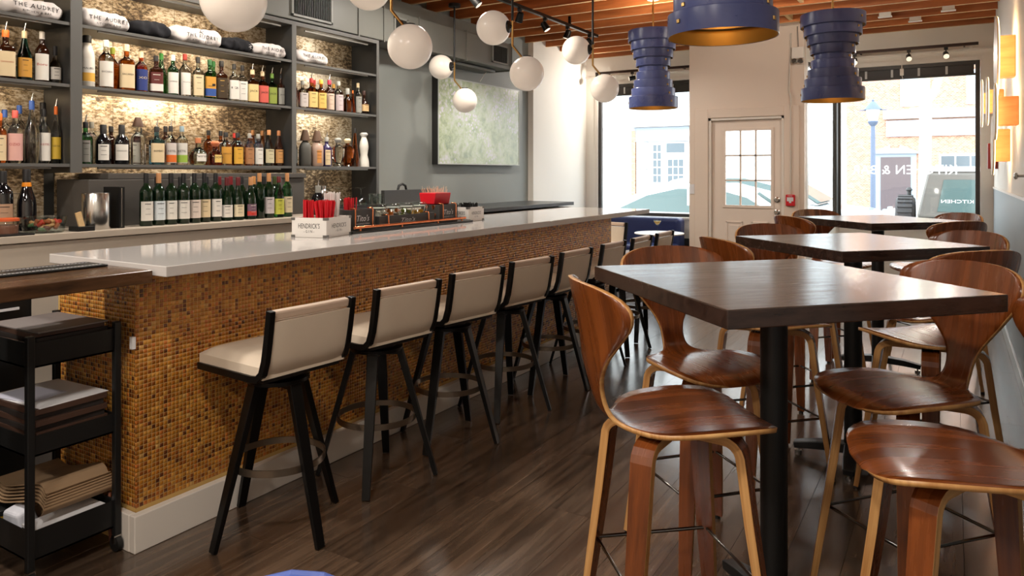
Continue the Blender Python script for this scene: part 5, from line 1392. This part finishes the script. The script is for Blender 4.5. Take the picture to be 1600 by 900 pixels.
tag(G().tube([(-2.712, 1.552, .20), (-2.705, 1.545, .17), (-2.71, 1.55, .08), (-2.702, 1.55, .02)], .006, 8).obj('power_cord', pm('brown_cord', (120, 70, 50), .5), smooth=60), 'short brown cord hanging by the corner of the bar', 'cord')

# ---------------------------------------------------------------- the street outside
ZG = -.38
asphalt = pm('asphalt', (120, 120, 122), .8, var=.1, vscale=3)
concrete = pm('concrete', (186, 184, 178), .8, var=.05, vscale=2)
struct(G().box(-24, YW + .13, ZG - .2, 24, 11.6, ZG + .12).obj('sidewalk_near', concrete))
struct(G().box(-30, 11.6, ZG - .2, 30, 30.5, ZG).obj('street', asphalt))
struct(G().box(-30, 30.5, ZG - .2, 30, 34.0, ZG + .12).obj('sidewalk_far', concrete))
struct(G().box(-3.0, YP + .1, ZG, -1.2, YW + .13, -.005).obj('entry_slab', concrete))

def brickm(name, a, bcol, mort):
    m, nt, N, L, b = nodes_of(name)
    tc = N.new('ShaderNodeTexCoord'); mp = N.new('ShaderNodeMapping'); mp.inputs['Rotation'].default_value = (PI / 2, 0, 0)
    br = N.new('ShaderNodeTexBrick'); br.inputs['Color1'].default_value = lin(*a); br.inputs['Color2'].default_value = lin(*bcol); br.inputs['Mortar'].default_value = lin(*mort)
    br.inputs['Scale'].default_value = 4.6; br.inputs['Mortar Size'].default_value = .015
    L.new(tc.outputs['Object'], mp.inputs[0]); L.new(mp.outputs[0], br.inputs['Vector']); L.new(br.outputs['Color'], b.inputs['Base Color'])
    b.inputs['Roughness'].default_value = .85
    MATS[name] = m; return m
brick = brickm('orange_brick', (206, 158, 130), (176, 122, 96), (214, 204, 190))
stone_w = pm('white_stone', (226, 226, 224), .7); grey_blue = pm('grey_blue_paint', (150, 164, 178), .5); dark_gl = pm('shop_glass', (96, 108, 116), .1)
pale_gl = pm('pale_glass', (176, 190, 198), .1)
# white office building on the left, with its sign
FB = 34.0
wb = thing('office_building', 'white stone office building with a lettered sign across the street', 'building', (-9.0, FB, ZG))
def fb(x0, x1, z0, z1, nm, m, y0=0.0, y1=.4, par=None):
    o = G().box(x0, y0, z0, x1, y1, z1).obj(nm, m, par); o.matrix_parent_inverse = Matrix.Translation(-Vector(par.location)); o.location = (0, FB, ZG); return o
def wgrid(x0, x1, z0, z1, nx, nz, par, m=dark_gl, y=-.06):
    f = fb(x0, x1, z0, z1, 'window', stone_w, y, 0, par)
    w = (x1 - x0 - .1) / nx; h = (z1 - z0 - .1) / nz
    for i in range(nx):
        for j in range(nz):
            p = G().box(x0 + .05 + i * w + .03, y - .02, z0 + .05 + j * h + .03, x0 + .05 + (i + 1) * w - .03, y - .001, z0 + .05 + (j + 1) * h - .03).obj('pane', m, f)
fb(-26, -3.94, 0, 12, 'wall', stone_w, 0, 5, wb)
fb(-15.78, -9.79, 4.02, 4.23, 'cornice', stone_w, -.35, 0, wb)
fb(-7.07, -4.01, 4.02, 4.23, 'cornice', stone_w, -.25, 0, wb)
fb(-13.5, -9.79, 3.3, 4.0, 'sign_board', pm('sign_grey', (160, 170, 182), .5), -.12, 0, wb)
g = G(); put_text(g, 'WEST MALL', .50, (-11.83, -.13, 3.49), (1, 0, 0), (0, 0, 1), width=2.52)
o = g.obj('sign_lettering', stone_w, wb); o.matrix_parent_inverse = Matrix.Translation(-wb.location); o.location = (0, FB, ZG)
fb(-13.67, -13.46, 0.56, 3.85, 'brick_pier', brick, -.15, 0, wb)
fb(-13.41, -12.85, 0.62, 1.03, 'stone_block', stone_w, -.12, 0, wb)
fb(-13.41, -12.85, 1.07, 1.48, 'stone_block', stone_w, -.12, 0, wb)
fb(-13.41, -12.85, 1.52, 1.93, 'stone_block', stone_w, -.12, 0, wb)
fb(-13.41, -12.85, 1.97, 2.38, 'stone_block', stone_w, -.12, 0, wb)
fb(-13.41, -12.85, 2.42, 2.83, 'stone_block', stone_w, -.12, 0, wb)
fb(-13.41, -12.85, 2.87, 3.28, 'stone_block', stone_w, -.12, 0, wb)
wgrid(-12.63, -12.09, 1.24, 3.22, 2, 5, wb, dark_gl)
wgrid(-11.97, -10.92, 2.68, 3.28, 1, 1, wb, dark_gl)
wgrid(-11.89, -10.98, 1.24, 2.5, 3, 3, wb, dark_gl)
wgrid(-15.23, -13.87, 0.69, 3.58, 3, 4, wb, pale_gl)
wgrid(-14.62, -13.67, 4.98, 6.47, 2, 2, wb, pale_gl)
wgrid(-13.06, -12.1, 4.98, 6.47, 2, 2, wb, pale_gl)
wgrid(-11.56, -10.61, 4.98, 6.47, 2, 2, wb, pale_gl)
wgrid(-9.11, -8.16, 0.69, 3.41, 2, 4, wb, pale_gl)
wgrid(-7.89, -6.8, 0.69, 3.41, 2, 4, wb, pale_gl)
wgrid(-5.58, -4.76, 1.24, 3.41, 2, 4, wb, pale_gl)
wgrid(-6.26, -4.35, 4.77, 6.4, 3, 3, wb, pale_gl)
# brick building
bb = thing('brick_building', 'orange brick shop building with a grey pedimented door across the street', 'building', (1.0, FB, ZG))
fb(-3.94, 9, 0, 12, 'wall', brick, 0, 5, bb)
fb(-3.94, 2.72, 5.93, 6.13, 'brick_course', pm('dark_brick_course', (176, 130, 106), .8), -.08, 0, bb)
fb(-2.52, 2.04, 4.0, 4.34, 'ledge', stone_w, -.3, 0, bb)
fb(-2.42, 2.04, 3.28, 3.93, 'sign_board', pm('pale_sign', (182, 194, 212), .5), -.12, 0, bb)
g = G(); put_text(g, 'The Bears Den  Doll House', .36, (-0.27, -.13, 3.47), (1, 0, 0), (0, 0, 1), width=3.54)
o = g.obj('sign_lettering', stone_w, bb); o.matrix_parent_inverse = Matrix.Translation(-bb.location); o.location = (0, FB, ZG)
fb(-2.84, -1.32, -0.12, 2.57, 'door_surround', grey_blue, -.15, 0, bb); dd = fb(-2.62, -1.52, -0.12, 2.43, 'shop_door', pm('dark_door', (96, 86, 90), .5), -.17, 0, bb)
g = G().prism([(-2.92, 2.57), (-1.25, 2.57), (-1.25, 2.64), (-1.9, 2.92), (-1.93, 2.79), (-2.26, 2.79), (-2.28, 2.92), (-2.92, 2.64)], -.25, 0, 'y')
o = g.obj('pediment', grey_blue, bb); o.matrix_parent_inverse = Matrix.Translation(-bb.location); o.location = (0, FB, ZG)
wgrid(-1.9, -0.86, 4.5, 5.86, 1, 2, bb, pale_gl)
wgrid(0.41, 1.43, 4.5, 5.86, 1, 2, bb, pale_gl)
wgrid(-0.53, 1.63, 1.24, 2.53, 4, 2, bb, dark_gl)

# lamp post and tree
lp = thing('street_lamp', 'grey lantern street lamp standing before the brick building', 'street lamp', (-1.562, 18.2, ZG))
lpm = pm('lamp_post_paint', (96, 112, 136), .5)
G().lathe([(.12, 0), (.12, .3), (.06, .4), (.05, 2.6), (.045, 2.83)], 16).obj('post', lpm, lp, smooth=40)
G().lathe([(.045, 2.83), (.09, 2.88), (.11, 2.93), (.09, 2.95)], 16).obj('collar', lpm, lp, smooth=40)
G().lathe([(.09, 2.95), (.15, 3.2)], 8).obj('lantern_glass', pm('milky_glass', (226, 228, 230), .3), lp)
G().lathe([(.19, 3.2), (.17, 3.23), (.07, 3.36), (.025, 3.39), (.03, 3.41), (0, 3.45)], 16).obj('roof', lpm, lp, smooth=40)
G().box(-.28, -.012, 3.18, .28, .012, 3.2).obj('ladder_bar', lpm, lp)
tr = thing('street_tree', 'bare forked street tree trunk before the brick building', 'tree', (-.52, 17.0, ZG))
bark = pm('pale_bark', (196, 190, 168), .9, var=.15, vscale=4, bump=.5, bscale=8)
G().tube([(0, 0, 0), (0, 0, 1.5), (.02, 0, 2.6), (.02, 0, 3.3), (-.04, 0, 4.2), (-.1, 0, 6.0)], [.15, .115, .11, .12, .085, .05], 12).obj('trunk', bark, tr, smooth=60)
G().tube([(.03, 0, 3.2), (.18, 0, 3.45), (.28, 0, 3.8), (.31, 0, 4.8)], [.1, .085, .075, .06], 10).obj('branch', bark, tr, smooth=60)

# vehicles
car_white = pm('white_car_paint', (228, 230, 232), .15, coat=.6); car_glass = pm('car_glass', (84, 104, 104), .05); rubber = pm('tyre_rubber', (70, 70, 72), .8); car_grey = pm('grey_car_paint', (104, 102, 98), .35, coat=.2)
car_dark = pm('trim_dark', (60, 62, 64), .4)
def wheel(par, x, y, z, r=.32, w=.2, m=None):
    o = G().lathe([(r * .55, -w / 2), (r * .95, -w / 2), (r, -w / 2 + .02), (r, w / 2 - .02), (r * .95, w / 2), (r * .55, w / 2)], 28, (x, y, z), M=Matrix.Rotation(PI / 2, 3, 'X')).obj('wheel', rubber, par, smooth=40)
    G().lathe([(.03, -w / 2 - .005), (r * .56, -w / 2 + .01), (r * .56, w / 2 - .01), (.03, w / 2 + .005)], 20, (x, y, z), M=Matrix.Rotation(PI / 2, 3, 'X')).obj('hub', chrome, o, smooth=40)
def sedan(x, y, label, paint, flip=1, sc=1.0):
    t = thing('sedan', label, 'car', (x, y, ZG))
    t.scale = (flip * sc, sc, sc)
    body = [(-2.3, .32), (-2.32, .62), (-2.2, .84), (-1.5, .95), (.95, .95), (1.9, .84), (2.25, .66), (2.3, .34), (1.85, .26), (-1.9, .26)]
    G().prism(body, -.88, .88, 'y').obj('body', paint, t, bev=.06, seg=3)
    roof = [(-1.75, .93), (-1.1, 1.30), (-.5, 1.42), (.15, 1.42), (.7, 1.28), (1.25, .93)]
    g = G(); n = len(roof)
    vs = [(a, -.80 + .22 * max(0, (b - .93) / .5), b) for a, b in roof] + [(a, .80 - .22 * max(0, (b - .93) / .5), b) for a, b in roof]
    g.add(vs, [tuple(range(n)), tuple(range(2 * n - 1, n - 1, -1))] + [(i, n + i, n + (i + 1) % n, (i + 1) % n) for i in range(n)])
    cab = g.obj('cabin', paint, t, bev=.03)
    win = [(-1.52, .97), (-1.0, 1.22), (-.5, 1.335), (.12, 1.335), (.6, 1.21), (1.02, .97)]
    for s in (-1, 1):
        vs = []
        for off in (0, .012):
            for a, b in win: vs.append((a, s * (.80 - .22 * max(0, (b - .93) / .5) + .002 + off), b))
        n2_ = len(win)
        G().add(vs, [tuple(range(n2_)), tuple(range(n2_, 2 * n2_))] + [(i, (i + 1) % n2_, n2_ + (i + 1) % n2_, n2_ + i) for i in range(n2_)]).obj('side_window', car_glass, cab)
        G().obox((-.28, s * .72, 1.16), (.05, .06, .42)).obj('pillar', paint, cab)
        G().sphere((.86, s * .93, 1.0), .09, 12, 8, sc=(.8, .7, .7)).obj('door_mirror', paint, t, smooth=180)
    G().add([(.72, -.56, 1.27), (1.22, -.74, .96), (1.22, .74, .96), (.72, .56, 1.27), (.75, -.56, 1.30), (1.27, -.74, .98), (1.27, .74, .98), (.75, .56, 1.30)], [(0, 1, 2, 3), (7, 6, 5, 4), (0, 4, 5, 1), (1, 5, 6, 2), (2, 6, 7, 3), (3, 7, 4, 0)]).obj('windscreen', car_glass, cab)
    for a in (-1.45, 1.4):
        for s in (-.8, .8): wheel(t, a, s, .32)
    G().box(2.22, -.8, .6, 2.3, -.45, .72).box(2.22, .45, .6, 2.3, .8, .72).obj('headlight', pale_gl, t)
    G().box(-2.33, -.8, .62, -2.27, -.5, .76).box(-2.33, .5, .62, -2.27, .8, .76).obj('tail_light', red_plastic, t)
    return t
sedan(-3.68, 13.4, 'white sedan parked outside the left window', car_white, 1, 1.12)
sedan(-3.75, 15.75, 'silver white car with its hood behind the spare wheel', pm('silver_paint', (206, 210, 214), .12, coat=.8), 1, 1.25)
sedan(1.4, 20.5, 'white car at the far kerb under the grey pediment', car_white, -1, 1.25)
# off-road wagon with a spare wheel
jp = thing('off_road_wagon', 'grey off-road wagon with a spare wheel outside the right window', 'car', (1.27, 12.95, ZG))
G().prism([(-1.75, .55), (-1.75, 1.12), (2.2, 1.12), (2.2, .5), (1.6, .45), (-1.2, .45)], -.85, .85, 'y').obj('body', car_grey, jp, bev=.04)
top = G().add([(-1.74, -.83, 1.12), (1.0, -.83, 1.12), (1.0, .83, 1.12), (-1.74, .83, 1.12), (-1.60, -.72, 1.80), (.55, -.72, 1.80), (.55, .72, 1.80), (-1.60, .72, 1.80)],
    [(0, 3, 2, 1), (4, 5, 6, 7), (0, 1, 5, 4), (1, 2, 6, 5), (2, 3, 7, 6), (3, 0, 4, 7)]).obj('hard_top', car_grey, jp, bev=.05, seg=3)
G().box(-1.62, -.74, 1.795, .56, .74, 1.87).obj('roof_panel', car_white, jp, bev=.03)
for s in (-1, 1):
    def q(a, b): return (a, s * (.838 - .11 * (b - 1.12) / .68), b)
    for x0, x1 in ((-1.48, -.35), (-.2, .6)):
        G().add([q(x0, 1.22), q(x1, 1.22), q(x1 - .05, 1.68), q(x0 + .08, 1.68)], [(0, 1, 2, 3)]).obj('side_window', car_glass, top)
    for a in (-1.05, 1.5): wheel(jp, a, s * .78, .4, .4, .25)
sp_ = G().lathe([(.2, -.13), (.36, -.13), (.40, -.09), (.40, .09), (.36, .13), (.2, .13)], 32, (-1.92, 0, 1.02), M=Matrix.Rotation(PI / 2, 3, 'Y')).obj('spare_wheel', rubber, jp, smooth=40)
for k in range(28):
    a = 2 * PI * k / 28
    G().obox((-1.92, .405 * math.cos(a), 1.02 + .405 * math.sin(a)), (.2, .05, .02), Matrix.Rotation(a + PI / 2, 3, 'X')).obj('tread_block', rubber, sp_)
G().box(-1.80, -.86, .82, -1.74, -.68, 1.04).obj('tail_light', red_plastic, jp)
G().box(-1.80, .68, .82, -1.74, .86, 1.04).obj('tail_light', red_plastic, jp)
G().lathe([(.03, 0), (.03, .06), (.05, .08), (.02, .12)], 10, (-1.86, -.3, 1.44)).obj('brake_lamp', car_dark, jp)
# ---------------------------------------------------------------- added fill lamps, out of view, brightening the room
def area(name, loc, size, power, col=(1, .93, .84), rot=(0, 0, 0), spread=PI):
    l = bpy.data.lights.new(name, 'AREA'); l.shape = 'DISK'; l.size = size; l.energy = power; l.color = col; l.spread = spread
    o = bpy.data.objects.new(name, l); COL.objects.link(o); o.location = loc; o.rotation_euler = rot; return o
dsk = pm('fill_lamp_diffuser', (255, 246, 232), 0.5, emit=(255, 236, 210), estr=6.0)
for i, (x, y) in enumerate([(-.9, .3), (-2.9, .4), (-.9, -1.5), (-2.9, -1.5), (-3.6, 2.9), (-3.6, 5.0)]):
    t = thing('added_fill_lamp', 'added unseen round flush fill lamp ' + ['above the near end of the ledge', 'above the cart', 'at the rear by the right wall', 'at the rear by the left wall', 'above the shirts behind the bar', 'above the far end of the back counter'][i], 'lamp', (x, y, 3.02), group='added fill lamps')
    G().lathe([(.16, .02), (.16, .06)], 24).obj('housing', white_trim, t, smooth=40)
    G().lathe([(.145, .005), (.15, .02)], 24).obj('diffuser', dsk, t, smooth=40)
    area('added_fill_light', (x, y, 3.015), .28, 34 if i < 4 else 30)
